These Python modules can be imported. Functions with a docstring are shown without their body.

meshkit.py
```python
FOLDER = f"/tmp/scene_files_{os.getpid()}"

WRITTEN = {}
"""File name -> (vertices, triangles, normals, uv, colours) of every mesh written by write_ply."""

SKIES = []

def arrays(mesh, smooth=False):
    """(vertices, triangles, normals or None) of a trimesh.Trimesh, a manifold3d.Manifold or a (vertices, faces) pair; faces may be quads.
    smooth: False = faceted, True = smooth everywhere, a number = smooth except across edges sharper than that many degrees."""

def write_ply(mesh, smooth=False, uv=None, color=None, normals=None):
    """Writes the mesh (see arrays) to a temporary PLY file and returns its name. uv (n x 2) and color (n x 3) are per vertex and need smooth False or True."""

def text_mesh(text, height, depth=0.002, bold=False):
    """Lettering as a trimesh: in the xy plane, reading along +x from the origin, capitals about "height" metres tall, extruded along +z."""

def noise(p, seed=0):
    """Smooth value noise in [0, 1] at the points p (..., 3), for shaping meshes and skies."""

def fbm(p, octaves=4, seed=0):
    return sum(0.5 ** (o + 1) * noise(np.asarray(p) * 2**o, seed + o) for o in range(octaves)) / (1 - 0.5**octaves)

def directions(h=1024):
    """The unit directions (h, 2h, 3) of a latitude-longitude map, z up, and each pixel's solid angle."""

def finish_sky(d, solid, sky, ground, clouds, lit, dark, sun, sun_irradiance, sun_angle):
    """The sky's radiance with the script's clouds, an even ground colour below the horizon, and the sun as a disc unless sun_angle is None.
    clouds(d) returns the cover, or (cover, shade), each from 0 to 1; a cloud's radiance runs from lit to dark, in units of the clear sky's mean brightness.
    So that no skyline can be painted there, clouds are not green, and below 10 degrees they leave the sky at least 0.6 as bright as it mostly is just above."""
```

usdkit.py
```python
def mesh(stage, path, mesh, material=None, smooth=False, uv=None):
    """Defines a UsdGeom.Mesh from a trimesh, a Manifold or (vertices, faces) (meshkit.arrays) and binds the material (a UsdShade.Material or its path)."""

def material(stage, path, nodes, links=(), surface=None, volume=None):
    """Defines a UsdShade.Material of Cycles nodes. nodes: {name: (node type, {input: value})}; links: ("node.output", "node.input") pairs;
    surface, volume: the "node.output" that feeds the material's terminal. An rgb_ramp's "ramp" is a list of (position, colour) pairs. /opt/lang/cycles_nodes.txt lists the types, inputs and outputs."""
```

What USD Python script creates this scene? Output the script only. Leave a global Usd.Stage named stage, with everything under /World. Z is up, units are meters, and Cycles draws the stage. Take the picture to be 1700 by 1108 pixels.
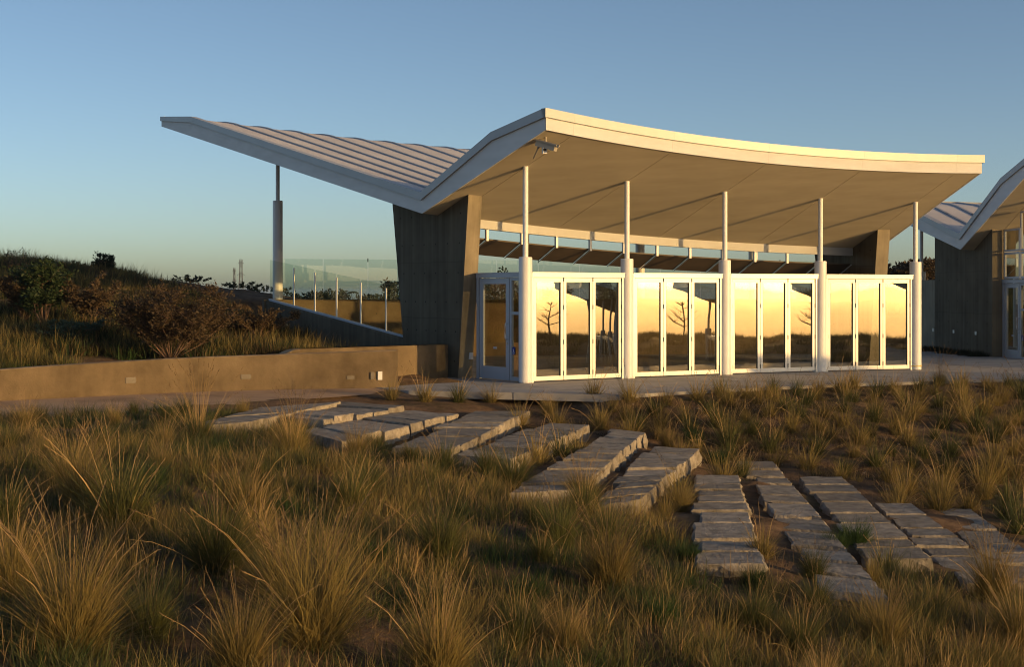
import math, numpy as np, trimesh, usdkit, meshkit
from pxr import Usd, UsdGeom, UsdLux, UsdShade, Sdf, Gf, Vt
from scipy.interpolate import RBFInterpolator

stage = Usd.Stage.CreateInMemory()
UsdGeom.SetStageUpAxis(stage, UsdGeom.Tokens.z)
UsdGeom.SetStageMetersPerUnit(stage, 1.0)
UsdGeom.Xform.Define(stage, '/World')
UsdGeom.Scope.Define(stage, '/World/Looks')

# ------------------------------------------------------------------ camera, sky, sun, exposure
EYE, F, HZ, PX = 1.83, 2200.0, 483.0, 850.0     # eye height, focal length / horizon row in pixels of a 1700 x 1108 frame
cam = UsdGeom.Camera.Define(stage, '/World/camera')
cam.AddTranslateOp().Set(Gf.Vec3d(0, 0, EYE))
cam.AddRotateXOp().Set(90.0)
ha = 36.0
cam.CreateHorizontalApertureAttr(ha)
cam.CreateVerticalApertureAttr(ha * 668 / 1024)
cam.CreateFocalLengthAttr(ha * F / 1700)
cam.CreateVerticalApertureOffsetAttr(-ha * (554 - HZ) / 1700)
cam.CreateClippingRangeAttr(Gf.Vec2f(0.1, 100000))
cam.CreateExposureAttr(0.7)

SUN_AZ, SUN_EL = math.atan2(0.868, -0.497), math.radians(5.5)
S = np.array([math.sin(SUN_AZ) * math.cos(SUN_EL), math.cos(SUN_AZ) * math.cos(SUN_EL), math.sin(SUN_EL)])
skym = usdkit.material(stage, '/World/Looks/sky', {
    'sky': ('sky_texture', {'sky_type': 'single_scattering', 'sun_disc': False, 'sun_elevation': SUN_EL, 'sun_rotation': SUN_AZ,
                            'altitude': 150.0, 'air_density': 0.58, 'aerosol_density': 1.2, 'ozone_density': 1.1}),
    'bg': ('background_shader', {'strength': 0.115})},
    [('sky.color', 'bg.color')], surface='bg.background')
dome = UsdLux.DomeLight.Define(stage, '/World/sky')
UsdShade.MaterialBindingAPI.Apply(dome.GetPrim()).Bind(skym)
dome.GetPrim().SetCustomDataByKey('kind', 'structure')
sun = UsdLux.DistantLight.Define(stage, '/World/sun')
sun.CreateIntensityAttr(0.82)
sun.CreateNormalizeAttr(True)
sun.CreateAngleAttr(0.5)
sun.CreateColorAttr(Gf.Vec3f(1.0, 0.6, 0.2))
sun.AddRotateXYZOp().Set(Gf.Vec3f(90 - math.degrees(SUN_EL), 0, 180 - math.degrees(SUN_AZ)))

# ------------------------------------------------------------------ helpers
used = {}
def numbered(path):
    n = used.get(path, 0)
    used[path] = n + 1
    return path if n == 0 else f'{path}_{n:03d}'

def meta(prim, label=None, cat=None, group=None, kind=None):
    for k, v in (('label', label), ('category', cat), ('group', group), ('kind', kind)):
        if v:
            prim.SetCustomDataByKey(k, v)
    return prim

def thing(name, label, cat, loc=(0, 0, 0), rotz=0.0, group=None, scale=None):
    x = UsdGeom.Xform.Define(stage, numbered('/World/' + name))
    x.AddTranslateOp().Set(Gf.Vec3d(*map(float, loc)))
    if rotz:
        x.AddRotateZOp().Set(float(rotz))
    if scale is not None:
        x.AddScaleOp().Set(Gf.Vec3f(*map(float, np.broadcast_to(scale, 3))))
    p = x.GetPrim()
    p._loc = tuple(loc)
    meta(p, label, cat, group)
    return p

class MB:
    def __init__(self): self.v, self.f, self.n = [], [], 0
    def add(self, v, f):
        v = np.asarray(v, float); f = np.asarray(f, int)
        if f.shape[1] == 4: f = np.vstack([f[:, [0, 1, 2]], f[:, [0, 2, 3]]])
        self.v.append(v); self.f.append(f + self.n); self.n += len(v)
        return self
    def hexa(self, lo, hi):
        """lo, hi: four corners each, counter-clockwise seen from above."""
        v = np.vstack([lo, hi])
        return self.add(v, [[3, 2, 1, 0], [4, 5, 6, 7], [0, 1, 5, 4], [1, 2, 6, 5], [2, 3, 7, 6], [3, 0, 4, 7]])
    def box(self, x0, x1, y0, y1, z0, z1):
        c = [(x0, y0), (x1, y0), (x1, y1), (x0, y1)]
        return self.hexa([(a, b, z0) for a, b in c], [(a, b, z1) for a, b in c])
    def obox(self, c, ax, half, ay=None):
        """box at c, first axis ax, optional second axis; half sizes"""
        ax = np.asarray(ax, float); ax = ax / np.linalg.norm(ax)
        if ay is None:
            ay = np.cross([0, 0, 1], ax)
            if np.linalg.norm(ay) < 1e-6: ay = np.array([0, 1.0, 0])
        ay = np.asarray(ay, float); ay = ay - ax * (ay @ ax); ay /= np.linalg.norm(ay); az = np.cross(ax, ay)
        c = np.asarray(c, float); a, b, h = half
        q = [(-1, -1), (1, -1), (1, 1), (-1, 1)]
        return self.hexa([c + ax * a * i + ay * b * j - az * h for i, j in q], [c + ax * a * i + ay * b * j + az * h for i, j in q])
    def tube(self, pts, rad, n=8, cap=True):
        pts = np.asarray(pts, float); rad = np.broadcast_to(rad, len(pts))
        d = np.gradient(pts, axis=0); d /= np.linalg.norm(d, axis=1)[:, None]
        ref = np.array([0, 0, 1.0]) if abs(d[0][2]) < 0.9 else np.array([1.0, 0, 0])
        rings = []
        for p, t, r in zip(pts, d, rad):
            a = np.cross(t, ref); a /= np.linalg.norm(a); b = np.cross(t, a)
            th = np.arange(n) / n * 2 * np.pi
            rings.append(p + r * (np.cos(th)[:, None] * a + np.sin(th)[:, None] * b))
        v = np.vstack(rings); f = []
        for k in range(len(pts) - 1):
            for i in range(n):
                j = (i + 1) % n
                f.append([k * n + i, k * n + j, (k + 1) * n + j, (k + 1) * n + i])
        f = np.array(f); f = np.vstack([f[:, [0, 2, 1]], f[:, [0, 3, 2]]])
        if cap:
            ex = [[0, i + 1, i] for i in range(1, n - 1)]; b0 = (len(pts) - 1) * n
            ex2 = [[b0, b0 + i, b0 + i + 1] for i in range(1, n - 1)]
            f = np.vstack([f, [[a, c, b] for a, b, c in ex], [[a, c, b] for a, b, c in ex2]])
        return self.add(v, f)
    def cyl(self, c, r, z0, z1, n=32, bevel=0.012):
        prof = [(r - bevel, z0), (r, z0 + bevel), (r, z1 - bevel), (r - bevel, z1)]
        th = np.arange(n) / n * 2 * np.pi; v = []
        for rr, z in prof:
            v.append(np.stack([c[0] + rr * np.cos(th), c[1] + rr * np.sin(th), np.full(n, z)], 1))
        v = np.vstack(v + [[[c[0], c[1], z0], [c[0], c[1], z1]]]); f = []
        for k in range(3):
            for i in range(n):
                j = (i + 1) % n
                f += [[k * n + i, k * n + j, (k + 1) * n + j], [k * n + i, (k + 1) * n + j, (k + 1) * n + i]]
        for i in range(n):
            j = (i + 1) % n
            f += [[4 * n, j, i], [4 * n + 1, 3 * n + i, 3 * n + j]]
        return self.add(v, f)
    def grid(self, g, flip=False):
        g = np.asarray(g, float); a, b = g.shape[:2]
        i = np.arange(a * b).reshape(a, b)
        q = np.stack([i[:-1, :-1], i[1:, :-1], i[1:, 1:], i[:-1, 1:]], -1).reshape(-1, 4)
        if flip: q = q[:, ::-1]
        return self.add(g.reshape(-1, 3), q)
    def mesh(self):
        return np.vstack(self.v), np.vstack(self.f)

def part(name, mb, mat, parent=None, smooth=False, label=None, kind=None, base=None):
    """one Mesh prim, child of parent (points given in world space are moved to the parent's base)"""
    path = (str(parent.GetPath()) if parent is not None else '/World') + '/' + name
    path = numbered(path)
    v, f = mb.mesh() if isinstance(mb, MB) else mb
    off = base if base is not None else (getattr(parent, '_loc', (0, 0, 0)) if parent is not None else (0, 0, 0))
    m = usdkit.mesh(stage, path, (np.asarray(v) - np.asarray(off), f), M[mat], smooth=smooth)
    p = m.GetPrim(); p._loc = tuple(off)
    if label: p.SetCustomDataByKey('label', label)
    if kind: p.SetCustomDataByKey('kind', kind)
    return p

def solid(name, mb, mat, label=None, cat=None, group=None, kind=None, smooth=False):
    return meta(part(name, mb, mat, None, smooth), label, cat, group, kind)

def at(px, py, z):
    """the point at height z seen at that pixel of the photograph"""
    d = (EYE - z) * F / (py - HZ)
    return np.array([(px - PX) / F * d, d, z])

# ------------------------------------------------------------------ materials
M = {}
def mat(name, nodes, links, surface='p.BSDF', volume=None):
    M[name] = usdkit.material(stage, '/World/Looks/' + name, nodes, links, surface=surface, volume=volume)

def noisy(name, cols, scale=3.0, rough=0.8, bump=0.2, bscale=40.0, dist=0.01, stretch=(1, 1, 1), spec=0.3, metallic=0.0, detail=6.0, pos=(0.3, 0.7), rand=0.0):
    ramp = [(p, c) for p, c in zip(np.linspace(pos[0], pos[1], len(cols)), cols)]
    n = {'g': ('geometry', {}), 'm': ('mapping', {'mapping_type': 'point', 'scale': stretch}),
         'n': ('noise_texture', {'scale': scale, 'detail': detail, 'roughness': 0.6}), 'r': ('rgb_ramp', {'ramp': ramp}),
         'b': ('noise_texture', {'scale': bscale, 'detail': 4.0}), 'bp': ('bump', {'strength': bump, 'distance': dist}),
         'p': ('principled_bsdf', {'roughness': rough, 'specular_ior_level': spec, 'metallic': metallic})}
    l = [('g.position', 'm.vector'), ('m.vector', 'n.vector'), ('n.fac', 'r.fac'), ('g.position', 'b.vector'), ('b.fac', 'bp.height'), ('bp.normal', 'p.normal')]
    if rand:
        n.update({'o': ('object_info', {}), 'mr': ('map_range', {'from_min': 0.0, 'from_max': 1.0, 'to_min': 1 - rand, 'to_max': 1 + rand}), 'h': ('hsv', {})})
        l += [('o.random', 'mr.value'), ('mr.result', 'h.value'), ('r.color', 'h.color'), ('h.color', 'p.base_color')]
    else:
        l += [('r.color', 'p.base_color')]
    mat(name, n, l)

noisy('white_paint', [(0.56, 0.55, 0.54), (0.61, 0.60, 0.59)], 2.0, 0.42, 0.05, 60, spec=0.4)
noisy('door_frame', [(0.55, 0.53, 0.48), (0.61, 0.59, 0.54)], 2.0, 0.3, 0.03, 60, spec=0.6)
noisy('grey_frame', [(0.30, 0.32, 0.36), (0.34, 0.36, 0.40)], 2.0, 0.4, 0.03, 60, spec=0.5)
noisy('fascia_board', [(0.46, 0.45, 0.44), (0.54, 0.53, 0.52)], 1.2, 0.65, 0.12, 30, stretch=(1, 1, 4))
noisy('cap_metal', [(0.27, 0.27, 0.275), (0.32, 0.32, 0.325)], 0.8, 0.42, 0.04, 20, spec=0.6)
noisy('roof_metal', [(0.42, 0.39, 0.38), (0.50, 0.47, 0.46)], 0.6, 0.55, 0.08, 12, metallic=0.15)
noisy('rib_metal', [(0.22, 0.23, 0.25), (0.28, 0.29, 0.31)], 0.6, 0.5, 0.05, 12, metallic=0.2)
noisy('soffit', [(0.355, 0.298, 0.21), (0.40, 0.338, 0.242), (0.44, 0.372, 0.268)], 1.1, 0.75, 0.25, 25, stretch=(.6, 1.6, 5), rand=0.03, pos=(0.25, 0.75))
noisy('canopy', [(0.045, 0.034, 0.026), (0.075, 0.055, 0.04)], 2.0, 0.6, 0.2, 120, dist=0.004)
noisy('step_grey', [(0.25, 0.22, 0.18), (0.30, 0.27, 0.22)], 4.0, 0.6, 0.05)
noisy('light_louver', [(0.13, 0.11, 0.085), (0.16, 0.135, 0.105)], 4.0, 0.7, 0.05)
noisy('dark_metal', [(0.03, 0.03, 0.03), (0.05, 0.05, 0.05)], 4.0, 0.5, 0.05)
noisy('rubber', [(0.015, 0.014, 0.013), (0.03, 0.028, 0.025)], 4.0, 0.7, 0.05)
noisy('steel', [(0.55, 0.54, 0.52), (0.62, 0.61, 0.58)], 3.0, 0.3, 0.03, metallic=0.8)
noisy('sign_blue', [(0.01, 0.03, 0.2), (0.012, 0.035, 0.22)], 3.0, 0.4, 0.0)
noisy('sign_white', [(0.8, 0.8, 0.8), (0.82, 0.82, 0.82)], 3.0, 0.4, 0.0)
noisy('tape_yellow', [(0.5, 0.38, 0.05), (0.55, 0.42, 0.06)], 3.0, 0.5, 0.0)
noisy('form_line', [(0.07, 0.06, 0.042), (0.10, 0.085, 0.06)], 3.0, 0.9, 0.0)
noisy('tie_hole', [(0.035, 0.03, 0.025), (0.05, 0.045, 0.035)], 3.0, 0.9, 0.0)
noisy('gravel', [(0.06, 0.045, 0.03), (0.15, 0.115, 0.08), (0.24, 0.19, 0.14)], 30.0, 0.95, 0.6, 60, dist=0.03)
noisy('dirt_path', [(0.22, 0.135, 0.08), (0.32, 0.205, 0.125), (0.38, 0.26, 0.165)], 1.1, 0.95, 0.5, 45, dist=0.015)
noisy('paving', [(0.20, 0.185, 0.17), (0.27, 0.25, 0.23), (0.31, 0.29, 0.265)], 1.4, 0.85, 0.25, 60, dist=0.006, rand=0.06)
noisy('stone', [(0.105, 0.09, 0.073), (0.19, 0.165, 0.136), (0.27, 0.235, 0.193)], 6.5, 0.9, 0.8, 30, dist=0.02, rand=0.26)
noisy('rock', [(0.12, 0.09, 0.065), (0.22, 0.17, 0.13)], 6, 0.9, 0.5, 30, dist=0.02, rand=0.2)
noisy('bark', [(0.10, 0.06, 0.04), (0.17, 0.105, 0.07)], 12, 0.9, 0.4, 60, dist=0.01)
noisy('pylon_steel', [(0.045, 0.042, 0.042), (0.06, 0.055, 0.052)], 0.5, 0.7, 0.0)

def concrete(name, cols, streak=7.0, stain=0.5, rough=0.82):
    n = {'g': ('geometry', {}),
         'm': ('mapping', {'mapping_type': 'point', 'scale': (streak, streak, 0.22)}), 'n': ('noise_texture', {'scale': 1.0, 'detail': 5.0, 'roughness': 0.6}),
         'n2': ('noise_texture', {'scale': 0.9, 'detail': 5.0, 'roughness': 0.65}), 'mx': ('mix_float', {'fac': stain}),
         'r': ('rgb_ramp', {'ramp': [(p, c) for p, c in zip(np.linspace(0.3, 0.68, len(cols)), cols)]}),
         'b': ('noise_texture', {'scale': 35.0, 'detail': 5.0}), 'bp': ('bump', {'strength': 0.3, 'distance': 0.012}),
         'p': ('principled_bsdf', {'roughness': rough, 'specular_ior_level': 0.3})}
    mat(name, n, [('g.position', 'm.vector'), ('m.vector', 'n.vector'), ('g.position', 'n2.vector'), ('n.fac', 'mx.a'), ('n2.fac', 'mx.b'), ('mx.result', 'r.fac'),
                  ('r.color', 'p.base_color'), ('g.position', 'b.vector'), ('b.fac', 'bp.height'), ('bp.normal', 'p.normal')])
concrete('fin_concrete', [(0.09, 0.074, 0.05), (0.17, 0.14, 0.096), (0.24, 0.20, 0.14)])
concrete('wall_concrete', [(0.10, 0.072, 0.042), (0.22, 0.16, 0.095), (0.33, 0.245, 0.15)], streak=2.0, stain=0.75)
concrete('grey_concrete', [(0.11, 0.105, 0.095), (0.19, 0.18, 0.165), (0.25, 0.235, 0.215)])

def glass(name, tint, fac, rough=0.0, gloss=(1, 1, 1)):
    mat(name, {'t': ('transparent_bsdf', {'color': tint}), 'g': ('glossy_bsdf', {'color': gloss, 'roughness': rough}), 'f': ('layer_weight', {'blend': 0.5}), 'pw': ('math', {'math_type': 'power', 'value2': 4.0}),
               'a': ('math', {'math_type': 'multiply_add', 'use_clamp': True, 'value2': fac[1], 'value3': fac[0]}), 'mx': ('mix_closure', {}), 'ge': ('geometry', {}), 'wn': ('noise_texture', {'scale': 0.9, 'detail': 1.0}), 'bp': ('bump', {'strength': 0.12, 'distance': 0.02})},
        [('ge.position', 'wn.vector'), ('wn.fac', 'bp.height'), ('bp.normal', 'g.normal'), ('f.facing', 'pw.value1'), ('pw.value', 'a.value1'), ('a.value', 'mx.fac'), ('t.BSDF', 'mx.closure1'), ('g.BSDF', 'mx.closure2')], surface='mx.closure')
glass('door_glass', (0.60, 0.62, 0.58), (0.28, 0.6), gloss=(1.0, 0.87, 0.66))
glass('rail_glass', (0.80, 0.88, 0.85), (0.05, 0.5))

def blades(name, ramp, transl=0.35, var=0.25, rough=0.6):
    n = {'g': ('geometry', {}), 'r': ('rgb_ramp', {'ramp': ramp, 'interpolate': True}), 'o': ('object_info', {}),
         'mr': ('map_range', {'from_min': 0.0, 'from_max': 1.0, 'to_min': 1 - var, 'to_max': 1 + var}), 'h': ('hsv', {}),
         'd': ('principled_bsdf', {'roughness': rough, 'specular_ior_level': 0.25}), 't': ('translucent_bsdf', {}), 'mx': ('mix_closure', {'fac': transl})}
    mat(name, n, [('g.random_per_island', 'r.fac'), ('o.random', 'mr.value'), ('mr.result', 'h.value'), ('r.color', 'h.color'), ('h.color', 'd.base_color'), ('h.color', 't.color'),
                  ('d.BSDF', 'mx.closure1'), ('t.BSDF', 'mx.closure2')], surface='mx.closure')
GREEN, OLIVE, STRAW, DRY = (0.078, 0.08, 0.025), (0.185, 0.138, 0.045), (0.42, 0.27, 0.108), (0.56, 0.38, 0.175)
blades('grass_straw', [(0.0, OLIVE), (0.35, STRAW), (1.0, DRY)])
blades('grass_mixed', [(0.0, GREEN), (0.28, OLIVE), (0.5, STRAW), (1.0, DRY)])
blades('grass_green', [(0.0, (0.03, 0.055, 0.015)), (0.6, (0.055, 0.085, 0.025)), (1.0, OLIVE)])
blades('hill_weed', [(0.0, (0.03, 0.03, 0.015)), (0.6, (0.07, 0.05, 0.03)), (1.0, (0.13, 0.085, 0.05))])
blades('dry_stalk', [(0.0, (0.30, 0.2, 0.09)), (1.0, (0.48, 0.35, 0.18))], 0.15)
blades('seed_head', [(0.0, (0.13, 0.085, 0.045)), (1.0, (0.24, 0.165, 0.09))], 0.25)
blades('leaf_brown', [(0.0, (0.06, 0.04, 0.02)), (0.55, (0.15, 0.085, 0.04)), (1.0, (0.32, 0.21, 0.12))], 0.25)
blades('leaf_green', [(0.0, (0.025, 0.04, 0.014)), (0.7, (0.06, 0.075, 0.03)), (1.0, (0.12, 0.11, 0.045))], 0.3)
blades('leaf_dark', [(0.0, (0.014, 0.022, 0.01)), (1.0, (0.04, 0.05, 0.024))], 0.2)
blades('leaf_sage', [(0.0, (0.045, 0.07, 0.045)), (1.0, (0.10, 0.13, 0.08))], 0.25)

# terrain: soil, straw litter and low green growth in patches
mat('soil', {'g': ('geometry', {}), 'n1': ('noise_texture', {'scale': 0.55, 'detail': 6.0, 'roughness': 0.65}), 'n2': ('noise_texture', {'scale': 5.0, 'detail': 6.0, 'roughness': 0.7}),
             'n3': ('noise_texture', {'scale': 0.004, 'detail': 8.0, 'roughness': 0.7}),
             'r1': ('rgb_ramp', {'ramp': [(0.32, (0.085, 0.07, 0.035)), (0.48, (0.17, 0.105, 0.062)), (0.66, (0.27, 0.175, 0.105))]}),
             'r2': ('rgb_ramp', {'ramp': [(0.3, (0.4, 0.4, 0.4)), (0.65, (1.0, 1.0, 1.0))]}), 'mul': ('mix_color', {'blend_type': 'multiply', 'fac': 1.0}),
             'b': ('noise_texture', {'scale': 22.0, 'detail': 6.0, 'roughness': 0.7}), 'bp': ('bump', {'strength': 0.9, 'distance': 0.06}),
             'p': ('principled_bsdf', {'roughness': 0.95, 'specular_ior_level': 0.15})},
    [('g.position', 'n1.vector'), ('g.position', 'n2.vector'), ('n1.fac', 'r1.fac'), ('n2.fac', 'r2.fac'), ('r1.color', 'mul.a'), ('r2.color', 'mul.b'), ('mul.result', 'p.base_color'),
     ('g.position', 'b.vector'), ('b.fac', 'bp.height'), ('bp.normal', 'p.normal')])

# ------------------------------------------------------------------ plan geometry: the pavilion is a fan about O
O = np.array([18.7, -0.1]); R0 = 32.2; PHI1 = 34.92; DPHI = 4.51
def pol(phi, R, z=0.0, O=O):
    a = math.radians(phi)
    return np.array([O[0] - R * math.sin(a), O[1] + R * math.cos(a), z])
def topol(x, y, O=O):
    dx, dy = x - O[0], y - O[1]
    return np.degrees(np.arctan2(-dx, dy)), np.hypot(dx, dy)

# ------------------------------------------------------------------ stone rows (pixel of each row's corner on its own level)
# name: z of the top, far-left, far-right, near-right, near-left corners, number of slabs
ROWS = [
    ('A0', 0.00, (430, 676), (565, 667), (420, 700), (300, 712), 5),
    ('A', -0.05, (560, 668), (672, 675), (536, 698), (420, 690), 5),
    ('B', -0.12, (672, 680), (760, 686), (566, 733), (500, 716), 6),
    ('C', -0.20, (792, 683), (880, 683), (745, 748), (640, 745), 6),
    ('D', -0.29, (905, 701), (978, 705), (845, 765), (752, 758), 7),
    ('E', -0.38, (1018, 711), (1072, 717), (960, 812), (842, 818), 10),
    ('F', -0.49, (1080, 741), (1163, 745), (1062, 830), (985, 842), 9),
    ('G', -0.62, (1155, 787), (1225, 787), (1268, 938), (1158, 938), 9),
    ('H', -0.74, (1228, 767), (1284, 767), (1480, 997), (1372, 985), 11),
    ('I', -0.85, (1326, 793), (1400, 793), (1548, 930), (1440, 930), 8),
    ('J', -0.96, (1452, 836), (1512, 836), (1702, 972), (1596, 972), 7),
    ('K', -1.06, (1552, 844), (1610, 844), (1800, 985), (1690, 985), 7),
]
row_quads = []
for nm, z, a, b, c, d, n in ROWS:
    row_quads.append(np.array([at(*p, z) for p in (a, b, c, d)]))

# ------------------------------------------------------------------ terrain height
ctl = []; ctl_end = []
for q in row_quads:
    _e = (q[2] + q[3]) / 2 + (q[2] + q[3] - q[0] - q[1]) * 0.04; ctl_end.append((_e[0], _e[1], q[0][2] - 0.10))
    for u in (0.0, 0.5, 1.0):
        l = q[0] * (1 - u) + q[3] * u; r = q[1] * (1 - u) + q[2] * u
        w = (r - l) / np.linalg.norm(r - l); drop = 0.27 if len(ctl) < 63 else 0.085
        a_, b_ = l - w * 0.12, r + w * 0.22
        ctl += [(a_[0], a_[1], q[0][2] - 0.06), (b_[0], b_[1], q[0][2] - drop), (((l + r) / 2)[0], ((l + r) / 2)[1], q[0][2] - 0.15)]
for R, z in ((29.0, -0.05), (31, -0.04), (36, -0.04), (42, -0.04)):
    for ph in (34, 26, 18, 10, 0, -10): ctl.append((*pol(ph, R)[:2], z))
for px_, py_, z in ((0, 668, -.03), (200, 662, -.03), (400, 655, -.03), (560, 650, -.03), (300, 690, -.03), (60, 690, -.04), (-300, 680, -.03), (480, 665, -.03)): ctl.append(tuple(at(px_, py_, z)))
for px_, py_, z in ((0, 1108, -.08), (430, 1108, -.28), (850, 1108, -.52), (1275, 1108, -.85), (1700, 1108, -1.15), (700, 900, -.38), (300, 850, -.08), (100, 760, .0), (400, 760, -.05), (1000, 950, -.55), (1300, 1000, -.78)):
    ctl.append(tuple(at(px_, py_, z)))
ctl += [(-2, 3, .1), (0, 0, .15), (3, 3, -.6), (-5, 0, .2), (6, 5, -1.2), (-8, 10, .05), (-9, 16, .0), (8, 10, -1.5), (9, 17, -1.25), (12, 20, -1.1), (12, 12, -1.8), (-12, 4, .2)]
ctl += [(16, 5, -1.7), (20, 20, -1.5), (26, 17, -2.4), (36, 15, -2.4), (30, 28, -2.2), (45, 8, -1.1), (40, 0, -1.3), (28, 0, -1.7), (34, 6, -1.4), (30, 9, -1.6), (46, -8, -1.4), (38, -12, -1.5), (46, 2, -1.1), (18, 27, -.5), (0, -15, -1), (20, -15, -2.2), (-15, -12, 0.3), (34, 32, -1.5)]
for x, y, z in ((-8.6, 23.4, .42), (-5, 26.2, .5), (-14, 24, .8), (-7.5, 29.5, 1.0), (-5.5, 32, 1.0), (-15.5, 40, 2.72), (-13.4, 42, 2.38), (-11, 44, 2.1), (-8.4, 46, 1.7), (-4.5, 29.3, .5), (-6.4, 35, 1.15),
                (-3.2, 29.8, .35), (-11, 33, 1.5), (-12, 28, 1.1), (-18, 32, 2.0), (-24, 30, 2.4), (-6, 50, 1.2), (-16, 55, 1.5), (-20, 45, 2.8), (-28, 45, 2.8), (-5.5, 40, 1.2), (-3, 46, .8), (5, 48, .0), (12, 52, .6),
                (15.5, 48, .9), (18.5, 58, 2.2), (24, 60, 2.6), (22, 48, 1.0), (12, 62, .9), (30, 45, .5), (13, 41.5, .0), (14.5, 43, .1)):
    ctl.append((x, y, z))
ctl = np.array(ctl + ctl_end)
rbf = RBFInterpolator(ctl[:, :2], ctl[:, 2], kernel='linear', smoothing=0.004, neighbors=30)
def sstep(a, b, x):
    t = np.clip((x - a) / (b - a), 0, 1); return t * t * (3 - 2 * t)
def H(x, y, rough=True):
    x, y = np.atleast_1d(np.asarray(x, float)), np.atleast_1d(np.asarray(y, float))
    r = np.hypot(x - 5, y - 22)
    near = rbf(np.stack([np.clip(x, -32, 48), np.clip(y, -18, 66)], 1))
    far = -1.0 - 4.0 * sstep(40, 90, r) - 34 * sstep(80, 520, r) - 75 * sstep(400, 2400, r)
    p = np.stack([x / 900, y / 900, x * 0], 1)
    far = far + (meshkit.fbm(p, 4, 3) - 0.5) * 60 * sstep(900, 5000, r)
    z = near * (1 - sstep(44, 84, r)) + far * sstep(44, 84, r)
    if rough:
        ph, R = topol(x, y)
        q = np.stack([x, y, x * 0], 1)
        n = (meshkit.fbm(q * 0.9, 4, 7) - 0.5) * 0.16 + (meshkit.fbm(q * 3.1, 3, 9) - 0.5) * 0.07
        flat = sstep(28.2, 28.9, R) * (1 - sstep(46, 48, R)) * sstep(-40, -36, ph) * (1 - sstep(35.5, 37, ph))
        pathm = sstep(0.0, 0.5, R - path_R(ph)) * sstep(35.2, 36.2, ph) * (1 - sstep(0.0, 0.5, R - wall_R(ph) - 0.1))
        m = np.maximum(flat, pathm)
        z = z + n * (1 - m) * (1 - 0.5 * sstep(60, 200, r))
        z = z * (1 - m) + m * (-0.05)
    return z

# front wall line, as (x, y, base z, top z)
WALL = []
for bx, by, tx, ty in ((-330, 680, -330, 640), (-160, 672, -160, 627), (0, 665, 0, 614), (170, 657, 170, 602.5), (330, 650, 330, 594), (480, 646, 480, 588.5), (605, 644, 605, 584), (662, 643, 668, 582)):
    b = at(bx, by, 0.0); WALL.append((b[0], b[1], 0.0, EYE - (ty - HZ) * b[1] / F))
WALL = np.array(WALL)
_wp, _wR = topol(WALL[:, 0], WALL[:, 1]); _o = np.argsort(_wp)
_q = np.array([at(*p, -0.02)[:2] for p in ((-400, 716), (-200, 705), (0, 694), (200, 683), (330, 676), (430, 666), (560, 657), (640, 651), (700, 646))])
_qp, _qR = topol(_q[:, 0], _q[:, 1]); _qo = np.argsort(_qp)
def path_R(ph): return np.interp(ph, _qp[_qo], _qR[_qo])
def wall_R(ph): return np.interp(ph, _wp[_o], _wR[_o])

rs = np.concatenate([np.arange(0, 46, 0.22), np.geomspace(46, 15000, 60)])
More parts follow.
